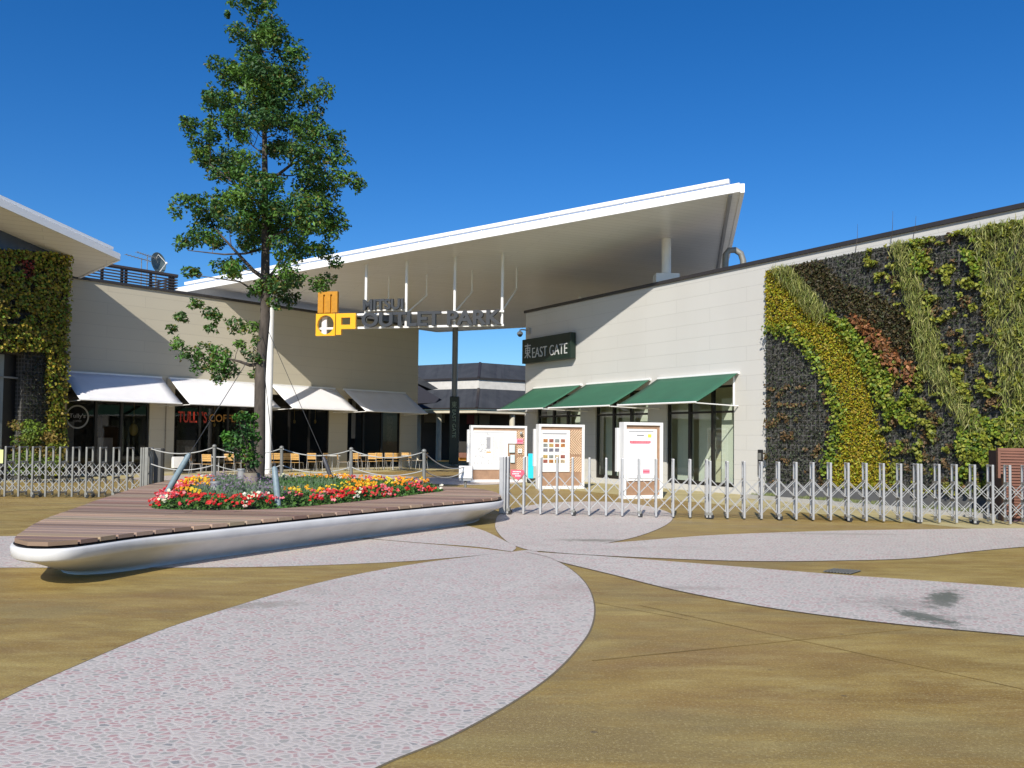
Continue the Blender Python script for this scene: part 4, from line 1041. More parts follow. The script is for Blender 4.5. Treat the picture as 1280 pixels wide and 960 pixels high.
# stakes with guy wires
TRX = gnd(322, 604, ZD)
def trunk_at(z):
    # trunk axis through pixel positions
    Y = 19.6
    tb = [(322, 606), (325, 560), (326, 520), (325, 470), (329, 430), (332, 380), (333, 330), (331, 270), (331, 220), (330, 170), (328, 120), (325, 70), (321, 20), (318, -5)]
    P_ = [at(a, b, Y) for a, b in tb]
    for a, b in zip(P_[:-1], P_[1:]):
        if a.z <= z <= b.z: return a.lerp(b, (z - a.z) / (b.z - a.z))
    return P_[0] if z < P_[0].z else P_[-1]
for (bx, by, tx, ty, mt, lab, zt_, dy) in ((201, 630, 237, 567, 'stake', 'leaning grey blue stake at the left end of the flower bed', 4.0, 0), (348, 634.5, 343, 583, 'stake', 'upright grey blue stake at the front rim of the flower bed', 3.6, .1), (417, 606, 404, 571, 'stake_dark', 'dark leaning stake at the back rim of the flower bed', 4.3, 0)):
    p = gnd(bx, by, ZD); q = at(tx, ty, p.y + dy); s_ = thing('tree_stake', lab, 'stake', p, 'stakes anchoring the tree guy wires')
    m_ = MB(); d_ = (q - p); m_.tube([p, p + d_ * .5 + Vector((0, 0, .01)), p + d_ * .95, q], [.046, .05, .045, .025], 12); m_.build('pole', M[mt], s_)
    m_ = MB(); t_ = trunk_at(zt_); m_.tube([q - d_ * .05, t_], .007, 5); m_.build('guy_wire', M['wire'], s_)

# ------------------------------------------------------------------ rope fence behind the bed
bl = []
for i, (px, py, tp) in enumerate(((268, 603, 559), (352, 602, 560.6), (439, 605, 562.5), (530, 611, 565))):
    p = gnd(px, py, ZD); q = at(px, tp, p.y); b_ = thing('rope_post', ['leftmost rope post behind the flower bed, left of the shrub', 'rope post just right of the tree trunk', 'third rope post from the left, above the marigolds', 'rightmost rope post near the tip of the flower bed'][i], 'post', p, 'rope posts along the deck')
    m_ = MB(); m_.tube([p, q], .040, 14); m_.build('shaft', M['alu_dark'], b_)
    m_ = MB(); m_.sphere(q + Vector((0, 0, .02)), .055, 12, 8, (1, 1, .9)); m_.build('knob', M['alu_dark'], b_)
    m_ = MB(); m_.tube([p, p + Vector((0, 0, .02))], .09, 14); m_.build('base_plate', M['alu_dark'], b_)
    bl.append((p, q))
pl = at(189, 561, 21.3); plm = at(189, 580, 21.3)
bx_ = at(580, 584, 20.6)
ends = [(pl, plm)] + [(q, p.lerp(q, .5)) for p, q in bl] + [(bx_ + Vector((0, 0, .0)), bx_ + Vector((0, 0, -.1)))]
nmz = ['between the left gate and the first rope post', 'between the first rope post and the tree trunk', 'between the tree trunk and the third rope post', 'between the two right-hand rope posts', 'running from the last rope post to the white plaque']
for i in range(5):
    for lvl, w_ in ((0, 'upper'), (1, 'lower')):
        a, b = ends[i][lvl], ends[i + 1][lvl]
        if i == 4 and lvl == 1: b = b
        m_ = MB(); sag = .16 if i else .14; m_.tube([a.lerp(b, u / 10) - Vector((0, 0, sag * 4 * (u / 10) * (1 - u / 10))) for u in range(11)], .013, 6)
        o = m_.build('rope', M['rope']); tag(o, w_ + ' sagging grey rope ' + nmz[i], 'rope', 'ropes of the deck fence')
wp = thing('plaque_box', 'small white box on a low stand left of the map board', 'sign', Vector((bx_.x, bx_.y, 0)))
a, b = at(573.5, 598, 20.6), at(590, 582.5, 20.6); m_ = MB(); m_.box((a.x, a.y, a.z), (b.x, a.y + .12, b.z)); m_.build('panel', M['white'], wp, bevel=.01)
m_ = MB(); m_.box((a.x + .02, a.y + .02, a.z - .06), (b.x - .02, a.y + .3, a.z)); m_.build('tray', M['alu'], wp)
m_ = MB(); m_.tube([((a.x + b.x) / 2, a.y + .1, 0), ((a.x + b.x) / 2, a.y + .1, a.z - .05)], .03, 10); m_.build('stand', M['alu_dark'], wp)

# ------------------------------------------------------------------ tree
tr = thing('tree', 'tall slender broadleaf tree growing from the flower bed in front of the café', 'tree', (TRX.x, 19.6, ZD))
def hw(y): return np.interp(y, [0, 40, 100, 150, 200, 250, 300, 330, 380, 460], [.45, .6, 1.0, 1.35, 1.6, 1.7, 1.6, 1.2, .8, .8])
zs_t = [ZD - .03, ZD + .1, ZD + .5, 1.4, 2.2, 3.0, 3.6, 4.4, 5.2, 6.2, 7.4, 8.6, 9.6, 10.6, 11.7]
rd = [.20, .155, .135, .13, .128, .125, .12, .112, .105, .092, .075, .058, .042, .026, .010]
pts = [trunk_at(z) for z in zs_t]; pts[0].z = ZD - .05; pts[-1].z = 11.7
for i in range(1, len(pts) - 1): pts[i] += Vector((rng.normal(0, .015), rng.normal(0, .03), 0))
m_ = MB(); m_.tube(pts, rd, 14); m_.build('trunk', M['bark'], tr)
cl = []
def Z5(l): 
    for x, y, r_ in l: cl.append((200 + x * .21875, y * .21875, r_))
def Z6(l):
    for x, y, r_ in l: cl.append((200 + x * .21875, 200 + y * .21875, r_))
Z5([(450,10,9),(530,25,9),(625,20,8),(580,-20,9),(500,-20,8),(440,165,9),(530,100,6),(385,85,3),(625,130,7),(570,60,5),(650,200,15),(600,210,12),(530,220,8),(700,260,14),(790,310,12),(520,310,12),(560,360,13),(740,320,10),(310,360,9),(400,370,7),(380,440,11),(470,440,12),(560,450,13),(640,420,13),(720,430,14),(790,460,10),(560,510,12),(640,500,12),(720,500,12),(940,510,10),(870,540,11),(820,560,10),(700,580,12),(610,580,12),(520,600,10),(280,540,7),(350,580,10),(280,610,8),(410,560,8),(910,630,8),(410,640,8),(180,700,9),(160,730,8),(210,790,9),(280,740,8),(310,790,7),(410,700,9),(500,700,11),(460,770,9),(590,690,13),(650,640,12),(690,700,12),(800,680,11),(880,700,11),(850,770,12),(930,770,13),(1010,790,9),(700,830,11),(620,850,9),(780,850,12),(860,870,13),(960,880,13),(1040,900,10),(230,880,9),(280,920,9),(380,910,11),(460,910,10)])
Z6([(330,40,12),(430,60,11),(500,110,13),(590,130,14),(660,130,9),(850,60,13),(950,60,14),(1000,110,13),(1100,100,9),(1140,140,7),(880,150,14),(960,190,13),(800,220,13),(900,250,14),(980,300,13),(1030,370,10),(130,230,9),(200,240,8),(90,290,7),(360,230,10),(430,220,12),(480,260,12),(330,280,8),(640,240,12),(700,290,10),(240,320,9),(300,350,10),(400,350,12),(480,360,13),(560,340,13),(640,330,13),(560,420,14),(640,400,13),(780,350,12),(850,370,13),(930,380,13),(980,420,10),(240,420,12),(310,440,10),(170,470,9),(110,480,6),(500,470,10),(680,460,10),(790,440,10),(900,510,9),(950,540,8),(800,530,10),(750,560,8),(1010,590,7),(400,600,9),(350,600,8),(450,600,8),(170,640,8),(210,650,4),(700,640,9),(750,690,9),(680,720,10),(720,780,8),(600,720,11),(540,740,7),(650,810,7),(900,700,8),(960,690,7),(930,730,6)])
cl += [(247,380,7),(260,390,7),(225,397,7),(215,410,5),(270,395,6),(295,405,10),(312,410,9),(262,410,6),(222,430,7),(237,442,10),(257,437,11),(275,442,11),(255,455,11),(275,455,13),(287,462,10),(315,445,8),(273,470,8),(322,425,6),(318,468,6),(300,430,6)]
C_, N_l, S_, K_l = [], [], [], []
limbs = []
TY = 19.6
tcol = [np.array(c) for c in ((.050, .13, .022), (.075, .18, .028), (.11, .22, .030), (.038, .10, .024))]
def add_cluster(c, rad, n, yellow=0.0):
    base = tcol[rng.integers(0, 4)] * rng.uniform(.8, 1.25)
    for _ in range(n):
        v = rng.normal(0, 1, 3); v /= np.linalg.norm(v); r_ = rad * rng.uniform(.35, 1.05) ** .7
        C_.append(np.array(c) + v * [r_ * 1.05, r_ * 1.05, r_ * .75]); N_l.append(v * .6 + [0, -.1, .9]); S_.append(rng.uniform(.07, .13))
        k = base * rng.uniform(.7, 1.35)
        if rng.random() < yellow: k = np.array((.16, .15, .02)) * rng.uniform(.6, 1.2)
        K_l.append(k)
for (px, py, rp) in cl:
    h_ = float(hw(max(py, 0))); t0_ = trunk_at(at(px, py, TY).z); off = (px - 640) * TY / F - t0_.x
    room = math.sqrt(max(.05, h_ ** 2 - min(abs(off), h_) ** 2))
    n_copies = 1 if (py > 375 or py < 30 or abs(off) > h_ * .9) else 2
    for c_i in range(n_copies):
        dy = rng.uniform(-.35, .35) * room if c_i == 0 else rng.choice([-1, 1]) * rng.uniform(.4, 1.0) * room
        p = at(px + (rng.normal(0, 5) if c_i else 0), py + (rng.normal(0, 4) if c_i else 0), TY + dy); rad = rp * TY / F * 1.32
        add_cluster(p, rad, int(24 + rad * rad * 2100), .10 if py < 350 else .14)
        for _ in range(3):
            v = rng.normal(0, 1, 3); v /= np.linalg.norm(v); add_cluster(np.array(p) + v * rad * 1.05, rad * .45, int(8 + rad * 28), .1)
        limbs.append((Vector(p), rad))
LIMBS = (((333, 350), (300, 320), (268, 285), .055), ((333, 350), (352, 322), (372, 300), .04), ((325, 455), (300, 452), (280, 447), .05), ((330, 255), (300, 235), (262, 205), .045), ((331, 225), (365, 205), (400, 190), .045), ((332, 300), (365, 280), (400, 262), .045), ((334, 368), (300, 352), (250, 345), .03), ((333, 310), (280, 318), (235, 313), .03))
tk = MB()
nodes = [(trunk_at(z), .05) for z in np.arange(3.4, 11.6, .35)]
for (sx, sy), (mx_, my_), (ex, ey), r_ in LIMBS:
    P_ = [at(sx, sy, TY), at((sx + mx_) / 2, (sy + my_) / 2 + 3, TY - .1), at(mx_, my_, TY - .15), at(ex, ey, TY - .2)]
    for k in range(1, 4):
        for u in (.33, .66, 1): nodes.append((P_[k - 1].lerp(P_[k], u), r_ * (.9 - .2 * k)))
def rad_ax(p): q = trunk_at(p.z); return math.hypot(p.x - q.x, p.y - q.y)
for p, rad in sorted(limbs, key=lambda q: rad_ax(q[0])):
    bestn = min(nodes, key=lambda q: (q[0] - p).length + max(0, q[0].z - p.z + .12) * 2.5 + (9 if rad_ax(q[0]) > rad_ax(p) + .05 else 0))
    s = bestn[0]; L_ = (p - s).length; mid = s.lerp(p, .5) + Vector((rng.normal(0, .06) * L_, rng.normal(0, .06) * L_, -.10 * L_))
    r0 = min(bestn[1] * .8, .007 + .018 * L_); tk.tube([s, s.lerp(mid, .55) + Vector((0, 0, -.02 * L_)), mid, mid.lerp(p, .55), p], [r0, r0 * .85, r0 * .7, r0 * .5, .004], 5, cap=False)
    nodes += [(mid, r0 * .7), (p, r0 * .5)]
for (sx, sy), (mx_, my_), (ex, ey), r_ in LIMBS:
    tk.tube([at(sx, sy, TY), at((sx + mx_) / 2, (sy + my_) / 2 + 3, TY - .1), at(mx_, my_, TY - .15), at(ex, ey, TY - .2)], [r_, r_ * .85, r_ * .65, r_ * .3], 7, cap=False)
tk.build('branches', M['bark'], tr)
leaves_mesh('crown', M['leaf'], C_, N_l, S_, K_l, tr, .48, jit=.75)
# stump with sprouting shoots
ss = thing('sprouting_stump', 'pale cut stump with a bushy glossy shrub sprouting beside the tree trunk', 'shrub', gnd(313, 612, ZD))
p0 = gnd(314.5, 612, ZD); Ys = p0.y; a = at(314.5, 591, Ys)
m_ = MB(); m_.tube([p0 - Vector((0, 0, .03)), p0.lerp(a, .5), a], [.175, .155, .17], 14); m_.build('stump', M['stump'], ss)
C_, N_l, S_, K_l = [], [], [], []; sh = MB()
for (px, py, rp) in ((305,519,7),(297,522,6),(313,524,6),(318,520,5),(282,543,6),(290,547,9),(303,540,10),(315,542,8),(300,555,11),(288,558,8),(312,558,10),(295,568,8),(308,570,9),(318,570,8),(319,580,6),(312,582,6),(285,550,7),(322,548,5),(305,530,8),(316,532,7)):
    p = at(px, py, Ys + rng.uniform(-.35, .15)); add_cluster(p, rp * Ys / F * 1.1, int(14 + rp * 5), .04)
    sh.tube([Vector(a) + Vector((rng.uniform(-.1, .1), rng.uniform(-.1, .1), 0)), Vector(a).lerp(p, .5) + Vector((0, 0, .05)), p], [.014, .01, .005], 5, cap=False)
K_l = [k * np.array([.8, 1.0, .8]) for k in K_l]
sh.build('shoots', M['bark'], ss); leaves_mesh('foliage', M['leaf'], C_, N_l, S_, K_l, ss, .5, jit=.7)

# ------------------------------------------------------------------ accordion gates
def gate(label, fr, ss_, hgt, depth, wheels, group, thick=(), postw=.045, name='accordion_gate', pm='alu'):
    """ss_: positions of the posts along fr (front row at n=0, back row at n=-depth)"""
    gt = thing(name, label, 'gate', fr.pt(ss_[0], 0, 0), group)
    z0 = .03
    for i, s in enumerate(ss_):
        w = postw * (1.9 if i in thick else 1)
        m2 = MB(); n0 = 0
        m2.fbox(fr, s - w / 2, s + w / 2, z0, hgt, n0 - .04, n0); m2.fbox(fr, s - w / 2, s + w / 2, z0 + .02, hgt, -depth, -depth + .04)
        m2.fbox(fr, s - w / 2 + .002, s + w / 2 - .002, hgt - .035, hgt - .003, -depth + .04, -.04)
        m2.build('post', M[pm], gt, bevel=.006)
    la = MB(); zl = (.13, .50, .87)
    for a, b in zip(ss_[:-1], ss_[1:]):
        if b - a < .15: continue
        for k in (0, 1):
            za, zb_ = zl[k] * hgt / 1.25, zl[k + 1] * hgt / 1.25
            for n_ in (-.055, -depth + .055):
                la.bar(fr.pt(a, n_, za), fr.pt(b, n_, zb_), .022, .012); la.bar(fr.pt(a, n_ - .014, zb_), fr.pt(b, n_ - .014, za), .022, .012)
            for s in (a,):
                for z_ in (za, zb_): la.fbox(fr, s - .03, s + .03, z_ - .02, z_ + .02, -depth + .045, -.045)
    la.build('lattice', M['alu'], gt)
    for i in wheels:
        s = ss_[i]; m2 = MB()
        for n_ in (-.02, -depth + .02):
            c0 = fr.pt(s + .03, n_, .055); m2.tube([c0 - fr.n * .018, c0 + fr.n * .018], .052, 14)
        o = m2.build('caster', M['black'], gt)
        m2 = MB()
        for n_ in (-.02, -depth + .02): m2.fbox(fr, s - .02, s + .05, .085, .14, n_ - .03, n_ + .03)
        m2.build('caster_bracket', M['alu_dark'], gt)
    return gt
ga = gnd(627, 643.5); gb_ = gnd(1240, 656.5); FGT = Fr((ga.x, ga.y), (gb_.x, gb_.y))
def gS(px): return FGT.hit(px, 600)[0]
A1 = [626.5, 630.5, 634.5, 654.5, 675.6, 696, 715.5, 736.6, 757.7, 778, 799, 820.4, 841.8, 863, 884]
A2 = [888, 909.7, 930.8, 952.3, 974, 995.8, 1017, 1038.8, 1060.9, 1083.4, 1105, 1126.7, 1148]
A3 = [1152, 1174.5, 1196, 1219, 1241.5, 1263, 1285, 1307, 1329, 1351]
gate('left section of the silver accordion gate, beginning at the deck tip', FGT, [gS(x) for x in A1], 1.25, .26, (2, 6, 10, 14), 'accordion gate sections', thick=(0,))
gate('middle section of the silver accordion gate, before the wall corner and moss', FGT, [gS(x) for x in A2], 1.22, .26, (0, 4, 8, 12), 'accordion gate sections')
gate('right section of the silver accordion gate, reaching the picture edge', FGT, [gS(x) for x in A3], 1.22, .26, (3, 7), 'accordion gate sections')
la_ = gnd(-20, 621.5); 
pL0, pL1 = at(-30, 600, 21.2), at(182, 600, 21.5); FGL = Fr((pL0.x, pL0.y), (pL1.x, pL1.y))
xs = [-45, -28, -11, 5.7, 23, 39.7, 56.6, 73.8, 90, 107, 124, 140.8, 158.3, 175.5, 178.3, 182]
gate('silver accordion gate at the far left, ending behind the deck', FGL, [FGL.hit(x, 600)[0] for x in xs], 1.30, .42, (5, 9, 11), None, thick=(15,), pm='alu_dark')
pb = thing('gate_end_panel', 'dark flat panel post closing the left accordion gate', 'post', FGL.pt(FGL.hit(186, 600)[0], -.2, 0))
m_ = MB(); sx = FGL.hit(182, 600)[0] + .05; m_.fbox(FGL, sx + .0, sx + .26, .02, 1.28, -.46, -.40); m_.build('panel', paint('dark_grey_panel', (.085, .085, .08), .5), pb, bevel=.01)
m_ = MB(); m_.fbox(FGL, sx + .20, sx + .26, .02, 1.28, -.38, -.33); m_.build('post', M['darkmetal'], pb)
# yellow-green notice at the extreme left
ye = thing('yellow_notice', 'pale yellow notice hung on the left accordion gate at the picture edge', 'sign', FGL.pt(FGL.hit(0, 590)[0], .02, .8))
s0 = FGL.hit(-14, 580, .02)[0]; s1 = FGL.hit(3.6, 580, .02)[0]; z1 = FGL.hit(0, 562, .02)[1]; z0 = FGL.hit(0, 579, .02)[1]
m_ = MB(); m_.fbox(FGL, s0, s1, z0, z1, .012, .022); m_.build('sheet', paint('pale_yellow_card', (.62, .68, .28), .6), ye)
# red notice on the gate
rn = thing('red_notice', 'red pentagon notice hanging on the folded end of the accordion gate', 'sign', FGT.pt(gS(647), .02, .8))
q = [(638.5, 587), (654.5, 587.5), (655.5, 592), (647.5, 600.5), (638.5, 593.5)]
q = [FGT.hit(x, y, .02) for x, y in q]; m_ = MB(); m_.poly([FGT.pt(s, .02, z) for s, z in q]); m_.poly([FGT.pt(s, .012, z) for s, z in q])
for i in range(5): a_, b_ = q[i], q[(i + 1) % 5]; m_.poly([FGT.pt(a_[0], .02, a_[1]), FGT.pt(b_[0], .02, b_[1]), FGT.pt(b_[0], .012, b_[1]), FGT.pt(a_[0], .012, a_[1])])
m_.build('board', M['poster_red'], rn)
m_ = MB()
for (xa, xb, yy) in ((641, 651, 589.5), (640.5, 649, 592.2), (644, 650, 594.8)):
    sa1, z_ = FGT.hit(xa, yy, .023); sb1, _ = FGT.hit(xb, yy, .023)
    k = sa1
    while k < sb1: m_.fbox(FGT, k, k + .022, z_ - .011, z_ + .011, .0205, .023); k += .03
m_.build('white_print', M['white'], rn)

# ------------------------------------------------------------------ information boards
def board(label, px0, px1, py0, py1, ang, content):
    p = gnd(px0, py1); w = (px1 - px0) / F * p.y / math.cos(ang) * 1.0
    A_b = Vector((p.x, p.y, 0)); B_b = A_b + Vector((math.cos(ang), math.sin(ang), 0)) * w
    fr = Fr((A_b.x, A_b.y), (B_b.x, B_b.y)); H = fr.hit(px0, py0)[1]
    b = thing('information_board', label, 'board', A_b.lerp(B_b, .5), 'white framed information boards')
    t_ = .085; f = MB()
    f.fbox(fr, 0, t_, 0.0, H, -.30, 0); f.fbox(fr, w - t_, w, 0.0, H, -.30, 0); f.fbox(fr, t_, w - t_, H - t_, H, -.30, 0); f.fbox(fr, t_, w - t_, .0, .10, -.30, 0)
    f.build('frame', M['white'], b, bevel=.008)
    k = MB(); k.fbox(fr, t_, w - t_, .10, H - t_, -.22, -.06); k.build('brown_panel', M['brownboard'], b)
    k = MB(); k.fbox(fr, -.06, -.003, .35 * H, H - .16, -.42, -.30); k.build('rear_panel', M['white'], b)
    content(b, fr, w, H, t_); return b
def pan(b, fr, name, mat, a0, a1, z0, z1, n0, n1=None):
    k = MB(); k.fbox(fr, a0, a1, z0, z1, n0, n1 if n1 is not None else n0 + .01); return k.build(name, mat, b)
def chevron(b, fr, a0, a1, z0, z1, n_):
    k = MB(); w = a1 - a0; z = z0 - w
    # clipped diagonal strips
    def clip(p, q):
        (x0, y0), (x1, y1) = p, q
        if x0 == x1: return None
        pts_ = []
        t0, t1 = 0., 1.; dx, dy = x1 - x0, y1 - y0
        for pp, qq in ((-dx, x0 - a0), (dx, a1 - x0), (-dy, y0 - z0), (dy, z1 - y0)):
            if pp == 0:
                if qq < 0: return None
            else:
                r = qq / pp
                if pp < 0: t0 = max(t0, r)
                else: t1 = min(t1, r)
        return None if t0 >= t1 else ((x0 + dx * t0, y0 + dy * t0), (x0 + dx * t1, y0 + dy * t1))
    H_ = z1 - z0; cx = a0 + w * .15
    for part, (za, zb_, sg_) in enumerate(((z0 + H_ * .78, z1, 1), (z0 + H_ * .42, z0 + H_ * .78, -1), (z0, z0 + H_ * .36, 1))):
        for i in range(-12, 24):
            o_ = i * .085
            s_ = clip((a0 + o_ - (zb_ - za if sg_ > 0 else 0), za), (a0 + o_ + (0 if sg_ > 0 else -(zb_ - za)), zb_)) if sg_ > 0 else clip((a0 + o_, za), (a0 + o_ - (zb_ - za), zb_))
            if s_ and abs(s_[0][0] - s_[1][0]) > .03:
                ya, yb = max(za, s_[0][1]), min(zb_, s_[1][1]); k.bar(fr.pt(s_[0][0], n_, s_[0][1]), fr.pt(s_[1][0], n_, s_[1][1]), .034, .008, up=fr.n)
    return k.build('chevron_pattern', M['chevron'], b) if k.v else None
def c3(b, fr, w, H, t_):
    a0, a1 = t_ + .0 + .0, w - t_ - .1; z0, z1 = .50, H - t_ - .10
    pan(b, fr, 'poster_frame', M['white'], a0, a1, z0, z1, -.055, -.03)
    a0 += .07; a1 -= .12; z1 -= .08; z0 += .07; pw, ph_ = a1 - a0, z1 - z0
    pan(b, fr, 'poster', M['poster'], a0, a1, z0, z1, -.029, -.025)
    pan(b, fr, 'poster_rail', M['poster_grey'], a0, a1, z1, z1 + .025, -.029, -.02)
    pan(b, fr, 'poster_rail', M['poster_grey'], a0, a1, z0 + .0, z0 + .012, -.0245, -.022)
    n_ = -.0248
    pan(b, fr, 'yellow_spot', M['poster_yellow'], a0 + pw * .78, a0 + pw * .92, z1 - ph_ * .12, z1 - ph_ * .05, n_, n_ + .002)
    pan(b, fr, 'heading', M['poster_dark'], a0 + pw * .33, a0 + pw * .62, z1 - ph_ * .085, z1 - ph_ * .065, n_, n_ + .002)
    k = MB(); x = a0 + pw * .05
    while x < a0 + pw * .88: ww = rng.uniform(.02, .035); k.fbox(fr, x, x + ww, z1 - ph_ * .245, z1 - ph_ * .195, n_, n_ + .002); x += ww + .006
    k.build('red_heading', M['poster_red'], b)
    pan(b, fr, 'pink_band', M['poster_pink'], a0 + pw * .08, a0 + pw * .84, z1 - ph_ * .262, z1 - ph_ * .248, n_, n_ + .002)
    k = MB()
    for r in range(20):
        z = z1 - ph_ * (.31 + .026 * r)
        for c_ in (0, 1):
            x = a0 + pw * (.1 + .42 * c_); e = x + pw * rng.uniform(.22, .34)
            while x < e: ww = rng.uniform(.008, .03); k.fbox(fr, x, x + ww, z - .006, z + .004, n_, n_ + .002); x += ww + .008
    k.build('small_print', M['poster_grey2'], b)
    pan(b, fr, 'pink_stamp', M['poster_pink'], a0 + pw * .58, a0 + pw * .86, z1 - ph_ * .90, z1 - ph_ * .81, n_, n_ + .002)
    k = MB(); x = a0 + pw * .6
    while x < a0 + pw * .84: k.fbox(fr, x, x + .014, z1 - ph_ * .87, z1 - ph_ * .84, n_ + .0025, n_ + .004); x += .02
    k.build('stamp_print', M['poster_red'], b)
def c2(b, fr, w, H, t_):
    a0, a1 = t_, t_ + (w - 2 * t_) * .70; z0, z1 = .56, H - t_ - .10
    pan(b, fr, 'poster_frame', M['white'], a0, a1, z0, z1, -.055, -.03)
    pan(b, fr, 'poster_rail', M['poster_grey'], a0 + .05, a1 - .12, z1 - .14, z1 - .10, -.029, -.022)
    pics = [paint('picture_print', c_, .5, var=.55, scale=14) for c_ in ((.50, .22, .07), (.42, .18, .12), (.52, .36, .12), (.28, .30, .28), (.55, .45, .30), (.35, .12, .09), (.22, .22, .26))]
    gw = (a1 - a0 - .26) / 4; gh = (z1 - z0 - .55) / 5.4; y = z1 - .30
    for r in range(5):
        if r == 3: y -= .4 * gh
        for c_ in range(4):
            x = a0 + .08 + c_ * gw * 1.08
            if r == 2 and c_ == 3: pan(b, fr, 'caption', M['poster_grey'], x, x + gw * .8, y - gh * .8, y - gh * .7, -.029, -.026); continue
            pan(b, fr, 'picture', pics[(r * 3 + c_ * 5 + r * c_) % 7], x, x + gw * .80, y - gh * .72, y, -.029, -.026)
        y -= gh
    chevron(b, fr, a1 + .02, w - t_ - .02, z0, z1, -.05)
def c1(b, fr, w, H, t_):
    a0, a1 = t_, t_ + (w - 2 * t_) * .84; z0, z1 = .47, H - t_ - .10; pw, ph_ = a1 - a0, z1 - z0
    xm = a0 + pw * .80; zm = z1 - ph_ * .33
    pan(b, fr, 'poster_frame', M['white'], a0, xm, z0, z1, -.055, -.03); pan(b, fr, 'poster_frame', M['white'], xm, a1, zm, z1, -.055, -.03)
    n_ = -.0295
    k = MB()
    for _ in range(150):      # street plan lines
        x = a0 + pw * rng.uniform(.04, .36); z = z0 + ph_ * rng.uniform(.42, .93) if rng.random() < .55 else z0 + ph_ * rng.uniform(.18, .55); q = rng.uniform(.015, .08)
        if rng.random() < .5: k.fbox(fr, x, x + q, z, z + .011, n_, n_ + .002)
        else: k.fbox(fr, x, x + .011, z, z + q, n_, n_ + .002)
    k.build('street_plan', M['poster_grey'], b)
    pan(b, fr, 'plan_heading', M['poster_grey2'], a0 + pw * .02, a0 + pw * .72, z1 - ph_ * .06, z1 - ph_ * .04, n_, n_ + .002)
    pan(b, fr, 'plan_block', M['poster_grey'], a0 + pw * .31, a0 + pw * .40, z1 - ph_ * .47, z1 - ph_ * .17, n_, n_ + .002)
    pan(b, fr, 'orange_label', M['poster_orange'], a0 + pw * .31, a0 + pw * .41, z1 - ph_ * .57, z1 - ph_ * .54, n_, n_ + .002)
    k = MB()
    for cxx in (.46, .60):
        for r in range(34):
            z = z1 - ph_ * (.16 + .018 * r); x = a0 + pw * cxx; e = x + pw * rng.uniform(.09, .12)
            while x < e: ww = rng.uniform(.01, .03); k.fbox(fr, x, x + ww, z - .004, z + .003, n_, n_ + .002); x += ww + .008
    k.build('shop_list', M['poster_grey'], b)
    for cxx in (.455, .735): pan(b, fr, 'list_rule', M['poster_grey2'], a0 + pw * cxx, a0 + pw * cxx + .012, z0 + ph_ * .15, z1 - ph_ * .14, n_, n_ + .002)
    k = MB()
    for i in range(6):
        x = a0 + pw * (.03 + .08 * i); k.fbox(fr, x, x + .02, z0 + ph_ * .13, z0 + ph_ * .19, n_, n_ + .002)
    k.build('pictograms', M['poster_grey'], b)
    chevron(b, fr, a1 + .02, w - t_ - .02, z0 - .1, z1, -.05)
    for (u0, u1, v0, v1, mt, nm) in ((.83, .955, .36, .56, 'poster_pale', 'notice_sheet'), (.86, .955, .62, .82, 'poster_pale', 'notice_sheet'), (1.0, 1.15, .20, .33, 'poster_pink', 'pink_notice'), (1.03, 1.12, .46, .57, 'white', 'small_plate')):
        pan(b, fr, nm, M[mt], a0 + pw * u0, min(a0 + pw * u1, w - .02), z1 - ph_ * v1, z1 - ph_ * v0, -.03, .006)
    k = MB(); x = a0 + pw * 1.02
    for i in range(3): k.fbox(fr, x + i * .07, x + i * .07 + .05, z1 - ph_ * .29, z1 - ph_ * .24, .0065, .008)
    k.build('pink_notice_print', M['poster_red'], b)
    k = MB(); k.fbox(fr, a0 + pw * 1.06, a0 + pw * 1.09, z1 - ph_ * .53, z1 - ph_ * .50, .0065, .008); k.build('plate_print', M['poster_dark'], b)
    k = MB(); q = fr.pt(a0 + pw * 1.09, .06, z1 - ph_ * .06); k.sphere(q, .06); k.tube([q - fr.n * .12, q], .03, 8); k.build('board_lamp', M['alu'], b)
board('widest information board with a street plan and pink notice', 588, 658.5, 531.5, 603, R(16), c1)
board('middle information board with rows of small coloured pictures', 673, 732, 530, 611.5, R(18), c2)
board('nearest information board with a white and red text poster', 779.5, 832, 527.5, 624, R(20), c3)
cy = thing('cyan_panel', 'bright cyan narrow panel standing between the two left information boards', 'panel', gnd(664, 604))
p = gnd(664, 604); a, b = at(660, 598, p.y), at(667, 567, p.y); m_ = MB(); m_.box((a.x, a.y, a.z), (b.x, a.y + .05, b.z)); m_.build('banner', M['cyan'], cy, bevel=.01)
m_ = MB(); m_.box((a.x - .02, a.y - .05, 0), (b.x + .02, a.y + .18, .06)); m_.tube([(a.x + .1, a.y + .07, .05), (a.x + .1, a.y + .07, b.z)], .015, 6); m_.build('stand', M['darkmetal'], cy)

# ------------------------------------------------------------------ café tables and chairs
def make_chair(label):
    t = thing('cafe_chair', label, 'chair', (0, 0, 0), 'café chairs on the terrace')
    def slats(name, zf, k, vertical):
        m2 = MB()
        for i in range(k):
            if vertical: m2.box((-.19, .205 + .012 * i, .56 + i * .075), (.19, .222 + .012 * i, .62 + i * .075))
            else: m2.box((-.20, -.20 + i * .082, .435), (.20, -.20 + i * .082 + .068, .452))
        m2.build(name, M['chairwood'], t)
    slats('seat', 0, 5, False); slats('backrest', 0, 4, True)
    for sx in (-1, 1):
        m2 = MB(); m2.tube([(sx * .20, .20, .44), (sx * .20, .21, .56), (sx * .205, .25, .84)], .013, 6); m2.tube([(sx * .20, -.2, .44), (sx * .21, .2, .44)], .013, 6); m2.build('frame', M['alu'], t)
        for sy in (-1, 1):
            m2 = MB(); m2.tube([(sx * .20, sy * .19, .44), (sx * .235, sy * .245, 0)], .013, 6); m2.build('leg', M['alu'], t)
    return t
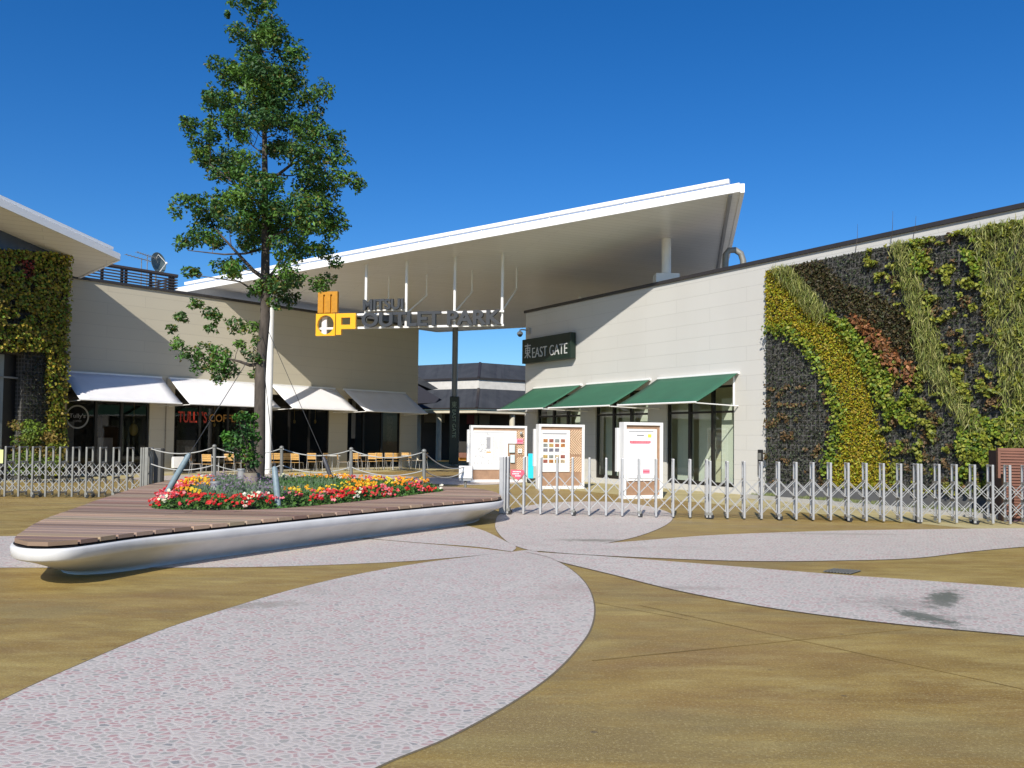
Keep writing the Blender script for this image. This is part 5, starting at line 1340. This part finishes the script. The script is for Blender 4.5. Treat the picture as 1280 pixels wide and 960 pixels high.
def make_table(label):
    t = thing('cafe_table', label, 'table', (0, 0, 0), 'café tables on the terrace')
    m2 = MB(); m2.box((-.33, -.33, .70), (.33, .33, .725)); m2.build('table_top', M['white'], t, bevel=.006)
    m2 = MB(); m2.tube([(0, 0, .02), (0, 0, .70)], .03, 10); m2.build('pedestal', M['alu'], t)
    m2 = MB(); m2.bar((-.28, -.28, .02), (.28, .28, .02), .05, .03); m2.bar((-.28, .28, .021), (.28, -.28, .021), .05, .03); m2.build('base', M['alu'], t)
    return t
ordn = ['first', 'second', 'third', 'fourth', 'fifth', 'sixth', 'seventh', 'eighth', 'ninth', 'tenth', 'eleventh', 'twelfth', 'thirteenth', 'fourteenth', 'fifteenth', 'sixteenth', 'seventeenth', 'eighteenth', 'nineteenth', 'twentieth']
chs = [(245, 100), (261, 175), (287, 190), (300, 250), (341, 80), (345, 190), (358, 200), (371, 170), (390, 185), (401, 250), (428, 110), (441, 200), (452, 60), (466, 178), (476, 160), (486, 185), (495, 200), (507, 178), (517, 120), (527, 250)]
ch0 = None
for i, (px, rz) in enumerate(chs):
    s_ = FL.hit(px, 590)[0]; Yw = FL.pt(s_, 0, 0).y; Yc = Yw - (1.3 if px < 420 else 1.9) - (0.6 if i % 3 == 1 else 0)
    if px in (345, 492): Yc += .7
    p = at(px, 590, Yc); p.z = 0; lab = 'light wood slat café chair, ' + ordn[i] + ' from the left in the terrace row'
    if ch0 is None: ch0 = make_chair(lab); ch0.location = p; ch0.rotation_euler = (0, 0, R(rz))
    else: dup(ch0, p, R(rz), lab)
tb0 = None
tl = ['white café table between the first chairs, behind the leftmost rope post', 'white café table partly behind the tree trunk', 'white café table left of the pale pillar under the third awning', 'white café table before the last dark shopfront', 'white café table at the corner pillar end of the terrace']
for i, px in enumerate((273, 326, 415, 457, 499)):
    s_ = FL.hit(px, 590)[0]; Yw = FL.pt(s_, 0, 0).y; Yc = Yw - (1.2 if px < 420 else 1.9); p = at(px, 590, Yc); p.z = 0
    if tb0 is None: tb0 = make_table(tl[i]); tb0.location = p; tb0.rotation_euler = (0, 0, R(12))
    else: dup(tb0, p, R(12 + 5 * i), tl[i])

# ------------------------------------------------------------------ living wall on the right building
lw = thing('living_wall', 'large planted wall of moss, grasses and leafy bands on the right building', 'living wall', FR.pt(sR(1100), 0, 0))
S0 = FR.hit(957.5, 480, .14)[0]; S1 = SRend - .3; Z0_, Z1_ = .42, 6.72
m_ = MB(); m_.fbox(FR, S0, S1, Z0_, Z1_, 0.002, .13); m_.build('panel', M['grid'], lw, FR)
m_ = MB(); m_.fbox(FR, S0 - .02, S1, .0, Z0_ - .003, .002, .17); m_.build('plinth', paint('grey_plinth', (.10, .10, .10), .8), lw)
Z = lambda l, ox, oy, sc: [(ox + x * sc, oy + y * sc) for x, y in l]
moss = [(955, 332), (971, 335), (998, 359), (1019, 388), (1042.5, 406), (1066, 418), (1078, 448), (1090, 492), (1099, 533), (1110, 568), (1117, 618), (1038, 618), (1041, 597), (1043.6, 567), (1054, 541), (1056, 512), (1046, 493), (1030.7, 454), (1013, 430), (989, 412), (955, 411)]
grass1 = [(958, 329), (986, 329), (1013, 359), (1036, 388), (1030, 405), (1010, 385), (993, 362), (971, 338)]
olive = [(986, 331), (1019, 321), (1054, 353), (1093, 368), (1135, 388), (1148, 418), (1143, 460), (1108, 433), (1078, 402), (1048, 388), (1019, 359)]
orange_ = [(1063, 394), (1084, 400), (1108, 425), (1132, 444), (1152, 474), (1137, 476), (1108, 455), (1090, 426)]
bright = [(1034, 388), (1060, 400), (1082, 424), (1104, 458), (1140, 484), (1150, 500), (1136, 560), (1122, 545), (1105, 505), (1088, 470), (1063, 424)]
mossedge = [(957, 408), (990, 408), (1016, 430), (1034, 460), (1048, 492), (1058, 515), (1050, 560), (1036, 600), (1030, 590), (1042, 545), (1044, 510), (1028, 470), (1010, 440), (985, 420), (957, 418)]
grass2 = [(1114, 298), (1138, 293), (1146, 330), (1160, 378), (1170, 410), (1178, 440), (1195, 480), (1225, 525), (1234, 540), (1212, 535), (1196, 515), (1172, 480), (1152, 450), (1146, 400), (1134, 360), (1120, 314)]
grass3 = [(1212, 278), (1300, 262), (1310, 560), (1285, 600), (1268, 560), (1258, 520), (1250, 450), (1238, 400), (1228, 330)]
leaf2 = [(1140, 293), (1162, 292), (1160, 350), (1165, 395), (1152, 370)]
leaf3 = [(1198, 280), (1216, 280), (1232, 350), (1222, 360)]
lowgreen = [(1206, 535), (1240, 520), (1270, 505), (1300, 520), (1300, 600), (1210, 606), (1196, 575)]
def wall_pts(n):
    s = rng.uniform(S0, S1, n); z = rng.uniform(Z0_, Z1_, n); W = np.array([tuple(FR.pt(a, .13, b)) for a, b in zip(s, z)]); return W, proj(W), s, z
Wn = np.array(FR.n); fr_d = np.array(FR.d)
W, PX, s_, z_ = wall_pts(150000)
u_n = np.sin(s_ * 3.7 + 1.3 * np.sin(z_ * 2.9)) * np.sin(z_ * 4.3 + s_) ; fine = rng.random(len(W))
def clumpmask(scale, thr, seed):
    r2 = np.random.default_rng(seed); g_ = r2.random((80, 80)); i = (s_ * scale) % 79; j = (z_ * scale) % 79; i0 = i.astype(int); j0 = j.astype(int); fi, fj = i - i0, j - j0
    v = g_[i0, j0] * (1 - fi) * (1 - fj) + g_[i0 + 1, j0] * fi * (1 - fj) + g_[i0, j0 + 1] * (1 - fi) * fj + g_[i0 + 1, j0 + 1] * fi * fj; return v > thr
jit = PX + rng.normal(0, 3.2, PX.shape)
inside = {k: inpoly(jit, v) for k, v in dict(moss=moss, grass1=grass1, olive=olive, orange=orange_, bright=bright, edge=mossedge, grass2=grass2, grass3=grass3, leaf2=leaf2, leaf3=leaf3, low=lowgreen).items()}
def emit_leaves(name, mask, base, var, size, out_, aspect, up=None, jit_=.5, rough='leaf', label=None):
    idx = np.where(mask)[0]
    if len(idx) == 0: return
    base = np.array(base); c0 = base[rng.integers(0, len(base), len(idx))] * rng.uniform(1 - var, 1 + var, (len(idx), 1))
    C_ = W[idx] + Wn * rng.uniform(0.0, 1, (len(idx), 1)) * out_
    o = leaves_mesh(name, M[rough], C_, np.tile(Wn + np.array([0, 0, .35]), (len(idx), 1)), rng.uniform(size[0], size[1], len(idx)), c0, lw, aspect, up=None if up is None else np.tile(up, (len(idx), 1)), jit=jit_, kind='stuff')
    return o
used = inside['moss'] & ~inside['edge']
emit_leaves('moss', used, [(.34, .32, .010), (.36, .28, .014), (.26, .31, .015), (.32, .22, .012)], .35, (.055, .10), .10, .5, jit_=.7)
m1 = (inside['edge'] & (fine < .5)) | (inside['bright'] & clumpmask(3.2, .40, 3)) | (inside['leaf2'] & clumpmask(4, .35, 4)) | (inside['leaf3'] & clumpmask(4, .45, 5)) | (inside['low'] & clumpmask(3.0, .30, 6))
emit_leaves('bright_foliage', m1, [(.16, .24, .015), (.22, .27, .02), (.09, .16, .015), (.27, .28, .03)], .35, (.07, .13), .22, .7, jit_=.6)
m2_ = inside['olive'] & ~inside['grass1'] & ~inside['orange']
emit_leaves('olive_foliage', m2_ & (fine < .9), [(.06, .055, .015), (.045, .055, .015), (.085, .06, .02), (.05, .035, .015)], .4, (.06, .11), .14, .5, jit_=.7)
emit_leaves('orange_foliage', inside['orange'] & clumpmask(7, .36, 9), [(.26, .10, .035), (.32, .14, .05), (.20, .08, .03), (.14, .08, .02)], .4, (.09, .15), .22, .6, jit_=.6)
gm = inside['grass1'] | inside['grass2'] | (inside['grass3'] & (fine < .42))
emit_leaves('ornamental_grass', gm, [(.20, .23, .045), (.26, .27, .07), (.13, .17, .03), (.32, .31, .11)], .45, (.16, .32), .24, .07, up=(0, 0, -1.0), jit_=.5)
free = ~(inside['moss'] | inside['olive'] | inside['grass1'] | inside['grass2'] | inside['grass3'])
sc_yg = (free & (PX[:, 0] > 1085) & (clumpmask(6, .68, 11) | clumpmask(4.2, .78, 14) & (PX[:, 1] > 450))) | (inside['grass3'] & clumpmask(5, .62, 15))
emit_leaves('scattered_foliage', sc_yg, [(.20, .22, .02), (.13, .17, .02), (.26, .26, .03)], .4, (.07, .12), .2, .7, jit_=.6)
sc_br = free & clumpmask(6.3, .70, 12) & (((PX[:, 0] < 1040) & (PX[:, 1] > 480)) | (PX[:, 0] > 1110))
emit_leaves('rusty_foliage', sc_br & (fine < .6), [(.15, .085, .035), (.12, .075, .03), (.20, .12, .05), (.10, .10, .03)], .4, (.06, .11), .14, .6, jit_=.6)
dkm = free & (fine < .22)
emit_leaves('dull_foliage', dkm, [(.03, .04, .02), (.05, .055, .035), (.04, .065, .02), (.06, .055, .04)], .5, (.05, .10), .10, .5, jit_=.7)
W, PX, s_, z_ = wall_pts(1)
# stray stems above the coping
for px, h_ in ((1116, 24), (1143, 20), (1072, 14)):
    s1_, z1_ = FR.hit(px, 300, .05); p = FR.pt(s1_, .16, Z1_ - .1); q = at(px + (2 if px == 1143 else 0), {1116: 264, 1143: 270, 1072: 280}[px], p.y); m_ = MB(); m_.tube([p, p.lerp(q, .6) + Vector((.02, 0, 0)), q], [.008, .006, .003], 5); m_.build('stray_stem', M['bark'], lw)
# leaves on the left block
n = 26000; s_ = rng.uniform(0, FG.L, n); z_ = rng.uniform(.1, ztop - .05, n)
keep = ((s_ < xo) | (z_ > zo)) & (z_ < zP0 + kz * s_ + .03); s_, z_ = s_[keep], z_[keep]
W = np.array([tuple(FG.pt(a, 0.01, b)) for a, b in zip(s_, z_)]); PX = proj(W); fine = rng.random(len(W))
Wn = np.array(FG.n)
lw = gb
dens = clumpmask(2.6, .24, 21)
red = inpoly(PX, [(22, 325), (38, 325), (40, 345), (26, 350)])
lower = PX[:, 1] > 440
stripm = (PX[:, 0] > 55)
emit_leaves('yellow_green_foliage', ((dens & ~lower) | (dens & lower & stripm) | (stripm & (fine < .3))) & ~red, [(.26, .30, .025), (.34, .30, .03), (.15, .24, .02), (.38, .28, .03), (.18, .13, .025)], .45, (.09, .15), .25, .75, jit_=.6)
emit_leaves('red_foliage', red & (fine < .7), [(.30, .04, .03), (.22, .06, .03)], .3, (.08, .13), .2, .7, jit_=.6)
emit_leaves('dull_foliage', (fine < .5), [(.02, .026, .014), (.035, .03, .018), (.025, .035, .012)], .5, (.06, .12), .12, .6, jit_=.7)
# bush in front of the block
bs = thing('bush', 'rounded yellow green bush standing before the planted block at left', 'bush', at(43, 600, 27.6) * 1)
bs.location.z = 0
C_, N_l, S_, K_l = [], [], [], []; sh = MB(); tc_old = tcol; tcol = [np.array(c) for c in ((.13, .20, .02), (.17, .22, .025), (.09, .15, .02), (.19, .13, .03))]
for _ in range(48):
    px = rng.uniform(18, 70); top_ = 520 + abs(px - 40) * .55; py = rng.uniform(top_, 592); p = at(px, py, 27.6 + rng.uniform(-.4, .5)); add_cluster(p, .26, 75, .1)
b0 = Vector((bs.location.x, bs.location.y, 0))
for k in range(6): sh.tube([b0 + Vector((rng.uniform(-.1, .1), rng.uniform(-.1, .1), -.02)), b0 + Vector((rng.uniform(-.4, .4), rng.uniform(-.3, .3), .8))], [.02, .01], 5)
sh.build('stems', M['bark'], bs); leaves_mesh('foliage', M['leaf'], C_, N_l, S_, K_l, bs, .65, jit=.7)
tcol = tc_old

# gravel strip, kerb and grass below the living wall
m_ = MB(); m_.fbox(FR, S0 - .1, S1 + 3, 0.0, .05, .18, 1.0); tag(m_.build('gravel_strip', M['gravel']), kind='structure')
m_ = MB(); m_.fbox(FR, S0 - .1, S1 + 3, 0.0, .11, 1.003, 1.12); tag(m_.build('kerb', M['concrete']), kind='structure')
n = 9000; s_ = rng.uniform(S0, S1, n); n_ = .2 + rng.beta(1.2, 1.6, n) * .75; kk = np.sin(s_ * 2.1) + np.sin(s_ * 5.3) * .5 > -.3; s_, n_ = s_[kk], n_[kk]
C_ = np.array([tuple(FR.pt(a, b, .09)) for a, b in zip(s_, n_)]); o = leaves_mesh('grass', M['leaf'], C_, np.tile([0, -1, .1], (len(C_), 1)), rng.uniform(.08, .2, len(C_)), np.array([.17, .20, .07]) * rng.uniform(.5, 1.5, (len(C_), 1)), None, .08, up=np.tile([0, 0, 1], (len(C_), 1)))
tag(o, 'sparse grass tufts in the gravel strip below the planted wall', 'grass', kind='stuff')

# red-brown louvred enclosure at the right edge
le = thing('louvred_enclosure', 'red brown horizontal slat enclosure behind the gate at the right edge', 'enclosure', at(1262, 600, 17.9))
le.location.z = 0
a = at(1247.5, 600, 17.9); FE = Fr((a.x, a.y), (a.x + 2.4, a.y - .5)); zt_ = FE.hit(1250, 560)[1]
m_ = MB(); z = .08
while z < zt_ - .09: m_.fbox(FE, .05 if z > .95 else .14, 2.4, z, z + .045, -.04, 0); z += .062
m_.build('slats', M['redbrown'], le)
m_ = MB(); m_.fbox(FE, 0, 2.4, zt_ - .06, zt_, -.1, .015); m_.fbox(FE, 0, .05, .92, zt_ - .06, -.1, .01); m_.fbox(FE, .1, .14, 0, .92, -.1, .01); m_.build('frame', M['redbrown'], le)
m_ = MB(); m_.fbox(FE, .14, 2.4, 0, zt_ - .06, -1.0, -.06); m_.build('body', paint('dark_plum_cabinet', (.05, .02, .035), .6), le)
